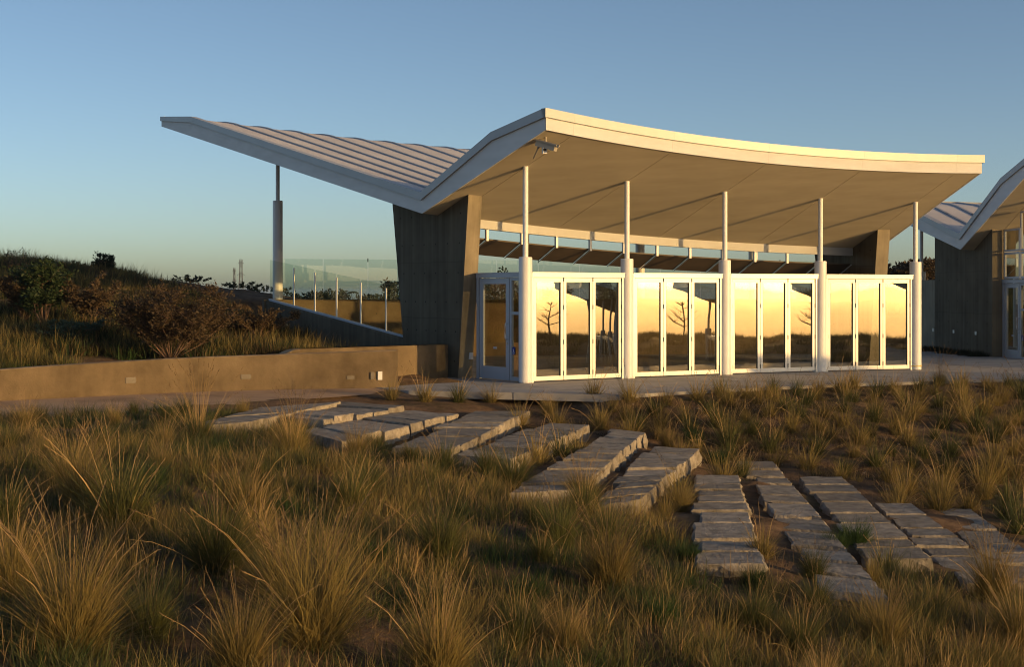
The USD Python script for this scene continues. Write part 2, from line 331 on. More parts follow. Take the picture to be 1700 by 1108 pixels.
# polar sheet about (2, 20)
na = 560
th = np.linspace(0, 2 * np.pi, na + 1)
rr, tt = np.meshgrid(rs[1:], th, indexing='ij')
gx, gy = 2 + rr * np.sin(tt), 20 + rr * np.cos(tt)
gz = H(gx.ravel(), gy.ravel()).reshape(gx.shape)
gx[:, -1], gy[:, -1], gz[:, -1] = gx[:, 0], gy[:, 0], gz[:, 0]
mb = MB(); g = np.stack([gx, gy, gz], -1)
mb.grid(g, flip=True)
c0 = np.array([[2, 20, float(H(2, 20)[0])]])
k = np.arange(na)
mb.add(np.vstack([c0, g[0]]), np.stack([np.zeros(na, int), k + 2, k + 1], 1))
solid('ground', mb, 'soil', 'rough brown soil of the hilltop sloping down past the stone rows to the plain', 'ground', kind='structure', smooth=True)

# ------------------------------------------------------------------ plaza: concrete paving in radial slabs
plz = UsdGeom.Xform.Define(stage, numbered('/World/plaza')).GetPrim(); plz._loc = (0, 0, 0)
meta(plz, 'pale concrete terrace under and in front of the pavilions', 'terrace', kind='structure')
rings = [(28.75, 31.95), (31.96, 35.2), (35.21, 39.6), (39.61, 43.9)]
for k in range(-8, 8):
    ph1, ph0 = PHI1 + 0.9 - DPHI * k, PHI1 + 0.9 - DPHI * (k + 1)
    if ph1 > 37: continue
    for ra, rb in rings:
        n = 4; mb = MB(); gp = 0.012 / ra * 57.3
        ps = np.linspace(ph0 + gp / 2, ph1 - gp / 2, n + 1)
        jit = 0.0015 * ((k * 7 + int(ra)) % 3)
        for p0, p1 in zip(ps[:-1], ps[1:]):
            lo = [pol(p1, ra, -0.13), pol(p0, ra, -0.13), pol(p0, rb - .006, -0.13), pol(p1, rb - .006, -0.13)]
            mb.hexa(lo, [q + [0, 0, 0.13 - jit] for q in lo])
        part('paving_slab', mb, 'paving', plz)

mb_f = lambda p: float(np.interp(p, [35.8, 40.2], [28.75, 31.9]))
for p1, p0 in ((38.0, 35.84), (40.2, 38.03)):
    for u0, u1 in ((0, .5), (.505, 1.0)):
        q = [(p1, u0), (p0, u0), (p0, u1), (p1, u1)]
        lo = [pol(p_, mb_f(p_) * (1 - u_) + 34.2 * u_, -.13) for p_, u_ in q]
        mb = MB().hexa(lo, [c_ + [0, 0, .128] for c_ in lo]); part('paving_slab', mb, 'paving', plz)

# dirt path at the left, below the front wall
mb = MB()
phs = np.linspace(39.6, 60, 60); us = np.linspace(0, 1, 8)
gg = np.array([[pol(p, path_R(p) * (1 - u) + (wall_R(p) + 0.02) * u, -0.012 - 0.035 * (1 - u) ** 2) for u in us] for p in phs])
mb.grid(gg, flip=False)
solid('dirt_path', mb, 'dirt_path', 'reddish compacted dirt path below the low front wall', 'path', kind='structure')

# ------------------------------------------------------------------ pavilions
TS = np.array([-1.53, 0.17, 2.76, 15.2, 17.5])
class Pav:
    def __init__(s, O, phi1, m0=0.315, m1=0.045, kb=0.226, tb=17.5, z0=0.0, zc=(4.29, -0.83, 0.42)):
        s.O, s.phi1, s.m0, s.m1, s.kb, s.tb, s.z0, s.zc = O, phi1, m0, m1, kb, tb, z0, zc
        s.tv = 2.76; s.L = phi1 + 1.16; s.R = phi1 - 4 * DPHI - 1.16
    def P(s, phi, t, z): return pol(phi, R0 + t, z, s.O)
    def sn(s, phi): return (s.phi1 - phi) / (4 * DPHI)
    def zs(s, phi, t):
        u = s.sn(phi); m = s.m0 + s.m1 * u * u
        zc = s.zc[0] + s.zc[1] * u + s.zc[2] * u * u
        return np.where(t <= s.tv, zc - m * t, zc - m * s.tv + s.kb * (t - s.tv))
    def zv(s, phi): return float(s.zs(phi, s.tv))
    def th(s, t):
        ts = TS.copy(); ts[4] = s.tb; ts[3] = s.tb - 2.3
        return np.interp(t, ts, [0.38, 0.64, 0.43, 0.55, 0.27])

def pane_frame(mb, a, b, z0, z1, st, rt, rb, dep):
    """rectangular frame between plan points a and b"""
    a, b = np.asarray(a[:2], float), np.asarray(b[:2], float); L = np.linalg.norm(b - a); u = (b - a) / L; c = (a + b) / 2
    n3 = np.array([u[0], u[1], 0]); cc = lambda s_, z: np.array([*(a + u * s_), z])
    mb.obox(cc(st / 2, (z0 + z1) / 2), n3, (st / 2, dep / 2, (z1 - z0) / 2))
    mb.obox(cc(L - st / 2, (z0 + z1) / 2), n3, (st / 2, dep / 2, (z1 - z0) / 2))
    mb.obox(cc(L / 2, z1 - rt / 2), n3, (L / 2 - st, dep / 2 - .002, rt / 2))
    mb.obox(cc(L / 2, z0 + rb / 2), n3, (L / 2 - st, dep / 2 - .002, rb / 2))

def pane_sheet(mb, a, b, z0, z1, th_=0.008):
    a, b = np.asarray(a[:2], float), np.asarray(b[:2], float); u = (b - a) / np.linalg.norm(b - a); c = (a + b) / 2
    mb.add([(*a, z0), (*b, z0), (*b, z1), (*a, z1)], [[0, 1, 2, 3]])

def tieholes(pts, nrm, r=0.019):
    mb = MB(); nrm = np.asarray(nrm, float) / np.linalg.norm(nrm)
    a = np.cross(nrm, [0, 0, 1]); a /= np.linalg.norm(a); b = np.cross(a, nrm)
    th_ = np.arange(8) / 8 * 2 * np.pi
    for p in pts:
        ring = p + nrm * 0.003 + r * (np.cos(th_)[:, None] * a + np.sin(th_)[:, None] * b)
        v = np.vstack([ring, [p + nrm * 0.003]])
        mb.add(v, [[8, i, (i + 1) % 8] for i in range(8)] + [[8, (i + 1) % 8, i] for i in range(8)])
    return mb

def build_pavilion(t, pv, fin, back_t, rail=True, door_transom=False, back_top=(4.26, 3.9, 3.5, 3.2, 3.1), back_base=1.59):
    z0 = pv.z0
    P = lambda phi, tt, z: pv.P(phi, tt, z) + [0, 0, z0]
    phis = [pv.phi1 - DPHI * i for i in range(5)]
    seams = [pv.L] + phis + [pv.R]
    tsf = [-1.53, -0.7, 0.17, 1.4, 2.76]; tsb = [2.76, 6, 9.5, pv.tb - 5, pv.tb - 2.3, pv.tb]
    # soffit boards, one sheet between two seams, front and back wing
    for i in range(6):
        a, b = seams[i], seams[i + 1]; gp = 0.010 / R0 * 57.3
        n = 5 if 0 < i < 5 else 2
        for ts in (tsf, tsb):
            lo, hi = [], []
            for ph in np.linspace(a - gp / 2, b + gp / 2, n):
                lo.append([P(ph, tt, float(pv.zs(ph, tt))) for tt in ts]); hi.append([P(ph, tt, float(pv.zs(ph, tt)) + 0.03) for tt in ts])
            mb = MB().grid(lo, flip=True).grid(hi)
            lo, hi = np.array(lo), np.array(hi)
            for A, B in ((lo[0], hi[0]), (hi[-1], lo[-1]), (hi[:, 0], lo[:, 0]), (lo[:, -1], hi[:, -1])): mb.grid([A, B])
            part('soffit_board', mb, 'soffit', t)
    # dark backing in the seams, roof deck, fascia, cap flashing
    allt = tsf + tsb[1:]
    fine = np.linspace(pv.L, pv.R, 25)
    ins = 0.03
    mb = MB().grid([[P(ph, np.clip(tt, -1.50, pv.tb - .03), float(pv.zs(ph, tt)) + 0.034) for tt in allt] for ph in np.linspace(pv.L - .05, pv.R + .05, 25)], flip=True)
    part('soffit_backing', mb, 'rubber', t)
    def zt(ph, tt): return float(pv.zs(ph, tt) + pv.th(tt))
    mb = MB().grid([[P(ph, tt, zt(ph, tt) - 0.03) for tt in allt] for ph in fine])
    part('roof_deck', mb, 'roof_metal', t)
    CAP = 0.15
    def edge(line, nm_f, nm_c, outer, gap=0.012, ext=(0, 0)):
        """line: list of (phi, t); outer: plan direction of the outside"""
        f_, c_ = MB(), MB()
        pts = [(P(ph, tt, float(pv.zs(ph, tt))), P(ph, tt, zt(ph, tt))) for ph, tt in line]
        o = [np.array([*outer(ph, tt), 0]) for ph, tt in line]
        cap = [min(CAP, 0.42 * (q[2] - p[2])) for p, q in pts]
        d = 0.03
        A = [p + np.array([0, 0, -0.004]) for p, q in pts]; B = [q - [0, 0, c - gap] for (p, q), c in zip(pts, cap)]
        Ao = [a + w * d for a, w in zip(A, o)]; Bo = [b + w * d for b, w in zip(B, o)]
        f_.grid([A, Ao]).grid([Ao, Bo]).grid([Bo, B]).grid([B, A])
        for e in (0, -1): f_.add([A[e], Ao[e], Bo[e], B[e]], [[0, 1, 2, 3], [3, 2, 1, 0]])
        C0 = [q - [0, 0, c] + w * 0.0 for (p, q), c, w in zip(pts, cap, o)]
        C1 = [q - [0, 0, c] + w * (d + 0.045) for (p, q), c, w in zip(pts, cap, o)]
        C2 = [q + [0, 0, 0.02] + w * (d + 0.045) for (p, q), w in zip(pts, o)]
        C3 = [q + [0, 0, 0.02] - w * 0.12 for (p, q), w in zip(pts, o)]
        C4 = [q - [0, 0, 0.04] - w * 0.12 for (p, q), w in zip(pts, o)]
        c_.grid([C0, C1]).grid([C1, C2]).grid([C2, C3]).grid([C3, C4]).grid([C4, C0])
        for e in (0, -1): c_.add([C0[e], C1[e], C2[e], C3[e], C4[e]], [[0, 1, 2], [0, 2, 3], [0, 3, 4], [2, 1, 0], [3, 2, 0], [4, 3, 0]])
        for e, sg in ((0, 1), (-1, -1)):          # carry the cap round the corner
            if ext[e]:
                sd = np.array([*tan(line[e][0], sg), 0]) * ext[e]
                v0 = [C0[e], C1[e], C2[e], C3[e] + (C2[e] - C3[e]) * .3]; lo_ = v0; hi_ = [q_ + sd for q_ in v0]
                c_.grid([lo_ + [lo_[0]], hi_ + [hi_[0]]]); c_.add(hi_, [[0, 1, 2, 3], [3, 2, 1, 0]])
                sd2 = sd * .4; v0 = [A[e], Ao[e], Bo[e], B[e]]; hi_ = [q_ + sd2 for q_ in v0]
                f_.grid([v0 + [v0[0]], hi_ + [hi_[0]]]); f_.add(hi_, [[0, 1, 2, 3], [3, 2, 1, 0]])
        part(nm_f, f_, 'fascia_board', t); part(nm_c, c_, 'cap_metal', t)
    rad = lambda ph, sg: (-sg * math.sin(math.radians(ph)), sg * math.cos(math.radians(ph)))
    tan = lambda ph, sg: (-sg * math.cos(math.radians(ph)), -sg * math.sin(math.radians(ph)))
    fcuts = [pv.L] + phis + [pv.R]
    for i in range(6):
        n = 7 if 0 < i < 5 else 3
        edge([(ph, -1.53) for ph in np.linspace(fcuts[i] - (0.004 if i else 0), fcuts[i + 1], n)], 'fascia', 'cap_flashing', lambda ph, tt: rad(ph, -1), ext=(.0755 if i == 0 else 0, .0755 if i == 5 else 0))
    lt = [-1.53, -0.7, 0.17, 1.4, 2.76, 5, 7.5, 10, 12.5, pv.tb - 2.3, pv.tb]
    lt = sorted(set(x for x in lt if x <= pv.tb))
    edge([(pv.L, x) for x in lt][:5], 'fascia', 'cap_flashing', lambda ph, tt: tan(ph, 1))
    edge([(pv.L, x) for x in lt][4:], 'fascia', 'cap_flashing', lambda ph, tt: tan(ph, 1))
    edge([(pv.R, x) for x in lt][:5], 'fascia', 'cap_flashing', lambda ph, tt: tan(ph, -1))
    edge([(pv.R, x) for x in lt][4:], 'fascia', 'cap_flashing', lambda ph, tt: tan(ph, -1))
    edge([(ph, pv.tb) for ph in fine], 'fascia', 'cap_flashing', lambda ph, tt: rad(ph, 1))
    # standing seam sheets and ribs on the back wing
    nr = 16; cut = np.linspace(pv.L - 0.15, pv.R + 0.15, nr + 1)
    tr = [2.9, 6, 9.5, pv.tb - 4.0, pv.tb - 2.6, pv.tb - 2.0, pv.tb - 1.2, pv.tb - 0.15]
    for i in range(nr):
        a, b = cut[i], cut[i + 1]
        prof = [(a, 0.0), (a * .5 + b * .5, 0.002), (b, 0.0)]
        part('roof_panel', MB().grid([[P(ph, tt, zt(ph, tt) - 0.012 + h) for tt in tr] for ph, h in prof]), 'roof_metal', t)
    for c in cut[1:-1]:
        mb = MB(); w = 0.04
        rows_ = []
        for sx, h in ((-w, -0.014), (-w * .8, 0.028), (w * .8, 0.028), (w, -0.014)):
            rows_.append([P(c, tt, zt(c, tt) + h) + np.array([*tan(c, -1), 0]) * sx for tt in tr])
        mb.grid(rows_)
        for e in (0, -1): mb.add([r[e] for r in rows_], [[0, 1, 2, 3], [3, 2, 1, 0]])
        part('roof_rib', mb, 'rib_metal', t)
    # front columns
    for i, ph in enumerate(phis):
        c = P(ph, 0, 0)
        mb = MB(); mb.cyl(c, 0.133, z0 + 0.0, z0 + 2.5, 40)
        col = part('column', mb, 'white_paint', t, smooth=40)
        mb = MB(); mb.cyl(c, 0.054, z0 + 2.49, z0 + float(pv.zs(ph, 0)) + 0.012, 24, 0.004)
        part('column_shaft', mb, 'white_paint', col, smooth=40)
    # folding doors
    for i in range(4):
        a, b = P(phis[i], 0, 0)[:2], P(phis[i + 1], 0, 0)[:2]; u = (b - a) / np.linalg.norm(b - a); L = np.linalg.norm(b - a); nrm = np.array([u[1], -u[0]])
        s0, s1 = 0.115, L - 0.115
        pt = lambda s_: a + u * s_ + nrm * 0.0
        mb = MB(); mb.obox([*pt(L / 2), z0 + 2.145], [*u, 0], ((s1 - s0) / 2, 0.075, 0.045)); mb.obox([*pt(L / 2), z0 + 2.196], [*u, 0], ((s1 - s0) / 2, 0.09, 0.006))
        part('door_header', mb, 'door_frame', t)
        mb = MB()
        for s_ in (s0 + .025, s1 - .025): mb.obox([*pt(s_), z0 + 1.05], [*u, 0], (0.025, 0.05, 1.05))
        part('door_jamb', mb, 'door_frame', t)
        e0, e1 = s0 + 0.055, s1 - 0.055; w = (e1 - e0) / 3
        for j in range(3):
            x0, x1 = e0 + w * j + 0.006, e0 + w * (j + 1) - 0.006
            mb = MB(); pane_frame(mb, pt(x0), pt(x1), z0 + 0.03, z0 + 2.09, 0.062, 0.085, 0.085, 0.055)
            fr = part('door_panel', mb, 'door_frame', t)
            mb = MB(); pane_sheet(mb, pt(x0 + .055), pt(x1 - .055), z0 + 0.11, z0 + 2.01)
            part('pane', mb, 'door_glass', fr)
            mb = MB(); gq = 0.008
            for xa, sg in ((x0 + .062, 1), (x1 - .062, -1)): mb.obox([*(pt(xa + sg * gq / 2) + nrm * 0.012), z0 + 1.06], [*u, 0], (gq / 2, 0.012, 0.94))
            part('gasket', mb, 'rubber', fr)
        for j in (0, 1, 2, 3):
            xx = e0 + w * j
            for zz in (0.12, 0.75, 1.45, 2.02):
                mb = MB(); mb.cyl(pt(xx) + nrm * 0.034, 0.009, z0 + zz, z0 + zz + 0.09, 8, 0.001)
                part('hinge', mb, 'dark_metal', t)
    # fins of concrete at both ends, floor to soffit
    for side, ph in ((1, pv.phi1 + 0.28), (-1, phis[4] - 0.28)):
        hw = 0.17; tq = np.array([*tan(ph, 1), 0])
        fb, ft, bt, bb = fin
        prof = [(fb, 0.0), (ft, float(pv.zs(ph, ft)) + .015)]
        for k in np.linspace(ft, bt, 5)[1:-1]: prof.append((k, float(pv.zs(ph, k)) + .015))
        if not any(abs(k[0] - pv.tv) < .05 for k in prof): prof.append((pv.tv, pv.zv(ph) + .015))
        prof.append((bt, float(pv.zs(ph, bt)) + .015)); prof = [prof[0]] + sorted(prof[1:], key=lambda q: q[0]) + [(bb, 0.0)]
        A = [P(ph, tt, z) + tq * hw for tt, z in prof]; B = [P(ph, tt, z) - tq * hw for tt, z in prof]
        n = len(prof); mb = MB(); ctr = len(prof)
        ca, cb = np.mean(A, 0), np.mean(B, 0)
        mb.add(A + [ca], [[n, i, (i + 1) % n] for i in range(n)] + [[n, (i + 1) % n, i] for i in range(n)])
        mb.add(B + [cb], [[n, i, (i + 1) % n] for i in range(n)] + [[n, (i + 1) % n, i] for i in range(n)])
        for i in range(n):
            j = (i + 1) % n
            mb.add([A[i], A[j], B[j], B[i]], [[0, 1, 2, 3]])
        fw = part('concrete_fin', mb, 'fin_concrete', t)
        hol = []
        for zz in np.arange(0.35, 4.2, 0.62):
            for q in np.arange(0.08, 0.99, 0.165):
                f0 = fb + (ft - fb) * zz / 4; b0 = bb + (bt - bb) * zz / 4; tt = f0 + (b0 - f0) * q
                if zz < float(pv.zs(ph, tt)) - 0.12: hol.append(P(ph, tt, zz) + tq * (hw if side > 0 else hw))
        part('tie_holes', tieholes(hol, tq), 'tie_hole', fw, kind='stuff')
        mb = MB()
        f0 = lambda z: fb + (ft - fb) * z / 4; b0 = lambda z: bb + (bt - bb) * z / 4
        for zz in (1.24, 2.44):
            mb.obox(P(ph, (f0(zz) + b0(zz)) / 2, zz) + tq * (hw + .001), [*rad(ph, 1), 0], ((b0(zz) - f0(zz)) / 2 - .03, 0.003, 0.003))
        part('form_joint', mb, 'form_line', fw)
    # valley beam with posts, and the dark sunshade panels
    pa, pb = pv.phi1 - 0.02, phis[4] + 0.0
    mb = MB(); bp = np.linspace(pa, pb, 25)
    rows_ = []
    for tt, h in ((2.70, -0.002), (2.70, -0.175), (2.85, -0.175), (2.85, -0.002)): rows_.append([P(ph, tt, pv.zv(ph) + h + (0.02 if h > -.01 else 0)) for ph in bp])
    mb.grid(rows_ + [rows_[0]], flip=True); mb.grid(rows_ + [rows_[0]], flip=False)
    part('valley_beam', mb, 'white_paint', t)
    pc = np.linspace(pa, pb, 13)
    for ph in pc[1:-1] if True else []:
        mb = MB(); mb.obox(P(ph, 2.775, pv.zv(ph) - 0.30), [*tan(ph, 1), 0], (0.028, 0.035, 0.126)); part('beam_post', mb, 'white_paint', t)
    for i in range(12):
        a, b = pc[i], pc[i + 1]; gp = 0.0007 * 57.3
        c = [(a - gp, 2.80, -0.405), (b + gp, 2.80, -0.405), (b + gp, 3.50, -0.70), (a - gp, 3.50, -0.70)]
        lo = [P(ph, tt, pv.zv(ph) + h) for ph, tt, h in c]
        mb = MB(); mb.hexa(lo, [q + [0, 0, 0.03] for q in lo]); part('shade_panel', mb, 'canopy', t)
    for ph in pc:
        mb = MB(); mb.tube([P(ph, 2.76, pv.zv(ph) - 0.40), P(ph, 3.5, pv.zv(ph) - 0.715)], 0.012, 6); part('shade_arm', mb, 'steel', t)
    # far row of columns standing on the rear wall
    for i, ph in enumerate(phis):
        bt_ = back_t(i / 4); c = P(ph, bt_, 0)
        mb = MB(); mb.cyl(c, 0.133, z0 + back_base + .002, z0 + back_top[i], 32); col = part('column', mb, 'white_paint', t, smooth=40)
        mb = MB(); mb.cyl(c, 0.054, z0 + back_top[i] - .01, z0 + float(pv.zs(ph, bt_)) + .012, 20, .004); part('column_shaft', mb, 'white_paint', col, smooth=40)
    # side door between the first column and the fin
    ph = pv.phi1; u3 = np.array([*rad(ph, 1), 0]); pt = lambda tt: P(ph, tt, 0)[:2]
    tend = fin[0] - 0.25 if not door_transom else fin[0]
    mb = MB(); mb.obox(P(ph, (0.12 + tend) / 2, 2.145), u3, ((tend - 0.12) / 2, 0.06, 0.045)); mb.obox(P(ph, (0.12 + tend) / 2, 2.196), u3, ((tend - .12) / 2, 0.07, 0.006))
    part('door_header', mb, 'grey_frame', t)
    mb = MB(); pane_frame(mb, pt(0.14), pt(0.50), z0 + .02, z0 + 2.095, 0.055, 0.06, 0.08, 0.06); mb.obox(P(ph, .32, 1.38), u3, (0.125, 0.028, 0.03))
    fr = part('sidelight', mb, 'grey_frame', t)
    part('pane', (lambda m_: (pane_sheet(m_, pt(.195), pt(.445), z0 + .1, z0 + 2.035), m_)[1])(MB()), 'door_glass', fr)
    sg = -np.array([u3[1], -u3[0], 0]) * -1.0
    left = np.array([*tan(ph, 1), 0])
    mb = MB(); mb.obox(P(ph, .40, 0.62) + left * 0.012, u3, (0.05, 0.002, 0.075)); sp = part('access_sign', mb, 'sign_blue', fr)
    # wheelchair symbol on the blue sign
    mb = MB(); oc = P(ph, .40, 0.60) + left * 0.016
    A2 = lambda a_, b_: oc - u3 * a_ + np.array([0, 0, 1.0]) * b_
    th_ = np.linspace(math.radians(100), math.radians(400), 14)
    mb.tube([A2(0.004 + .024 * math.cos(q) * -1, -0.018 + .024 * math.sin(q)) for q in th_], 0.0035, 5)
    mb.tube([A2(-.004, .05), A2(-.002, .016), A2(.02, .012), A2(.03, -.03), A2(.04, -.028)], 0.005, 5)
    mb.tube([A2(-.004, .058), A2(-.004, .068)], 0.0085, 6); mb.tube([A2(-.002, .032), A2(.018, .03)], .004, 5)
    # drawn as the sign's own lettering
    part('wheelchair_symbol', mb, 'sign_white', fr)
    d0, d1 = 0.53, tend - 0.10
    mb = MB(); pane_frame(mb, pt(d0), pt(d1), z0 + .015, z0 + 2.09, 0.12, 0.12, 0.26, 0.05); dr = part('entrance_door', mb, 'grey_frame', t)
    part('pane', (lambda m_: (pane_sheet(m_, pt(d0 + .115), pt(d1 - .115), z0 + .27, z0 + 1.975), m_)[1])(MB()), 'door_glass', dr)
    mb = MB(); h0 = P(ph, d0 + .06, 0); mb.tube([h0 + left * .02 + [0, 0, 1.17], h0 + left * .075 + [0, 0, 1.17], h0 + left * .085 + [0, 0, 1.12], h0 + left * .085 + [0, 0, 0.9], h0 + left * .075 + [0, 0, .85], h0 + left * .02 + [0, 0, .85]], .013, 8)
    mb.tube([h0 + left * .02 + [0, 0, .76], h0 + left * .045 + [0, 0, .76]], .022, 10)
    part('handle', mb, 'steel', dr, smooth=40)
    mb = MB(); mb.obox(P(ph, (d0 + d1) / 2, .66) + left * .006, u3, (.06, .004, .022)); part('door_label', mb, 'grey_frame', dr)
    mb = MB(); mb.obox(P(ph, tend - .045, 1.05), u3, (.04, .05, 1.05)); part('door_jamb', mb, 'grey_frame', t)
    if door_transom:
        for ta, tb_ in ((0.14, .5), (.53, tend - .05)):
            za, zb = 2.22, 2.95; mb = MB(); pane_frame(mb, pt(ta), pt(tb_), z0 + za, z0 + zb, .06, .06, .06, .05); fr = part('transom_window', mb, 'grey_frame', t)
            part('pane', (lambda m_: (pane_sheet(m_, pt(ta + .05), pt(tb_ - .05), z0 + za + .05, z0 + zb - .05), m_)[1])(MB()), 'door_glass', fr)
            zb2 = float(pv.zs(ph, tb_)) - .02; mb = MB(); pane_frame(mb, pt(ta), pt(tb_), z0 + zb + .02, z0 + zb2, .06, .05, .05, .05); fr = part('transom_window', mb, 'grey_frame', t)
            part('pane', (lambda m_: (pane_sheet(m_, pt(ta + .05), pt(tb_ - .05), z0 + zb + .06, z0 + zb2 - .04), m_)[1])(MB()), 'door_glass', fr)
    return phis

back_t = lambda s: 11.5 - 3.4 * s
pv1 = Pav(O, PHI1)
pav1 = thing('pavilion', 'white-columned open pavilion with upswept butterfly roof and golden folding glass doors', 'pavilion', (5.0, 29.0, 0.0))
FIN1 = (1.95, 1.56, 4.7, 4.1)
build_pavilion(pav1, pv1, FIN1, back_t)
# yellow tie round the foot of the last column
c = pol(PHI1 - 4 * DPHI, R0)
mb = MB(); a = np.linspace(0, 2 * np.pi, 25); mb.tube(np.stack([c[0] + .14 * np.cos(a), c[1] + .14 * np.sin(a), 0.10 + .012 * np.sin(a)], 1), .011, 6, cap=False)
solid('yellow_tie', mb, 'tape_yellow', 'yellow cord tied round the foot of the rightmost front column', 'cord')

c1 = np.array([13.75, 35.2]); ph2 = 4.0
O2 = c1 - R0 * np.array([-math.sin(math.radians(ph2)), math.cos(math.radians(ph2))])
pv2 = Pav(O2, ph2, m0=0.45, m1=0.0, kb=0.235, tb=9.8, z0=-0.06, zc=(4.28, -0.5, 0.3))
pav2 = thing('pavilion', 'shaded second pavilion at the right edge with dark concrete side wall and grey door', 'pavilion', (18.0, 36.0, -0.06))
build_pavilion(pav2, pv2, (1.55, 1.55, 5.6, 5.6), lambda s: 7.6, door_transom=True, back_top=(2.5,) * 5, back_base=0.0)
mb = MB(); q = [pv2.P(ph2 + .36, 5.55, 0), pv2.P(ph2 - .3, 5.55, 0), pv2.P(ph2 - .3, 7.0, 0), pv2.P(ph2 + .36, 7.0, 0)]
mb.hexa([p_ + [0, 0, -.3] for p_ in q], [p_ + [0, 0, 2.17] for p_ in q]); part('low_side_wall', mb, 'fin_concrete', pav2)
for k in (0, 1, 2):
    mb = MB(); mb.obox(pv2.P(ph2 + .28, 2.6 + 1.55 * k, .62) + [-.172, 0, 0], [0, 1, 0], (.07, .012, .05)); part('wall_outlet', mb, 'steel', pav2)

# third pavilion, lower down the slope, out of frame: it shows only as a dark outline mirrored in the doors
pav3 = UsdGeom.Xform.Define(stage, numbered('/World/pavilion'))
rot3 = -54.0; a = math.radians(rot3)
rel = pol(PHI1, R0)[:2] - np.array([5.0, 29.0]); rel = np.array([rel[0] * math.cos(a) - rel[1] * math.sin(a), rel[0] * math.sin(a) + rel[1] * math.cos(a)])
pav3.AddTranslateOp().Set(Gf.Vec3d(26.8 - rel[0], 18.6 - rel[1], -2.5)); pav3.AddRotateZOp().Set(rot3)
pav3.GetPrim().GetReferences().AddInternalReference(pav1.GetPath()); pav3.GetPrim().SetInstanceable(True)
meta(pav3.GetPrim(), 'third pavilion lower on the slope, a dark outline mirrored in the folding doors', 'pavilion')

# ------------------------------------------------------------------ walls, balustrade, windscreen
def wall_strip(pts, tops, bots, thick, mat_, name, label, joints=None, cat='wall'):
    pts = np.asarray(pts, float); d = np.gradient(pts, axis=0); d /= np.linalg.norm(d, axis=1)[:, None]; n = np.stack([-d[:, 1], d[:, 0]], 1)
    t_ = thing(name, label, cat, (*pts[len(pts) // 2], 0.0))
    ch = 0.015
    A = pts - n * thick / 2; B = pts + n * thick / 2; Ai, Bi = pts - n * (thick / 2 - ch), pts + n * (thick / 2 - ch)
    S3 = lambda q, z: np.column_stack([q, z])
    tops, bots = np.asarray(tops, float), np.asarray(bots, float)
    mb = MB(); r_ = [S3(A, bots), S3(A, tops - ch), S3(Ai, tops), S3(Bi, tops), S3(B, tops - ch), S3(B, bots)]
    mb.grid(r_, flip=True); mb.grid(r_, flip=False)
    for e in (0, -1): mb.add([q[e] for q in r_], [[0, 1, 2], [0, 2, 3], [0, 3, 4], [0, 4, 5], [2, 1, 0], [3, 2, 0], [4, 3, 0], [5, 4, 0]])
    part('wall_body', mb, mat_, t_)
    return t_, n

# low front wall
W = WALL.copy()
ss = np.concatenate([[0], np.cumsum(np.hypot(*np.diff(W[:, :2], axis=0).T))]); sf = np.linspace(0, ss[-1], 40)
from scipy.interpolate import CubicSpline
cs = CubicSpline(ss, W); Wf = cs(sf)
wn = np.array([.53, -.85]) * 0
fw, nn = wall_strip(Wf[:, :2] + np.array([-.05, .12]), Wf[:, 3], np.full(40, -.4), 0.24, 'wall_concrete', 'low_wall', 'long low tan concrete wall along the dirt path at the left')
def on_wall(px_):
    """front wall point and tangent under a pixel column"""
    xs_ = PX + F * Wf[:, 0] / Wf[:, 1]; k = np.interp(px_, xs_, np.arange(40)); i = int(k); u = k - i
    p = Wf[i] * (1 - u) + Wf[min(i + 1, 39)] * u; tg = Wf[min(i + 1, 39)][:2] - Wf[i][:2]; return p, tg / np.linalg.norm(tg)
for px_, py_, w, h, nm, mt, lb in ((214, 632, 9, 5, 'step_light', 'steel', None), (409, 626, 8.5, 4, 'step_light', 'steel', None), (584, 627.5, 6.5, 3, 'step_light', 'steel', None),
                                   (620, 624, 3, 6, 'outlet_box', 'steel', 'grey outlet box'), (632.5, 624, 3.6, 7, 'outlet_box', 'white_paint', 'white outlet box')):
    p, tg = on_wall(px_); z = EYE - (py_ - HZ) * p[1] / F; k = p[1] / F
    nrm = np.array([tg[1], -tg[0]]); c = np.array([*(p[:2] + np.array([-.05, .12]) + nrm * 0.122), z])
    mb = MB(); mb.obox(c, [*tg, 0], (w * k, 0.012 if nm == 'step_light' else .03, h * k))
    if nm == 'step_light':
        for q in (-.6, -.2, .2, .6): mb.obox(c + [nrm[0] * .014, nrm[1] * .014, q * h * k], [*tg, 0], (w * k * .9, .006, h * k * .1))
    part(nm, mb, 'light_louver' if mt == 'steel' else mt, fw, label=lb)
# second wall behind it, running to the fin
phs = np.linspace(43.0, 35.62, 24); zt_ = np.interp(phs, [35, 41.7, 41.8, 51], [.70, .70, .62, .62])
wall_strip([pol(p, R0 + 2.35)[:2] for p in phs], zt_, np.full(24, -.3), 0.26, 'wall_concrete', 'low_wall', 'short tan concrete wall ending in shadow at the concrete fin')

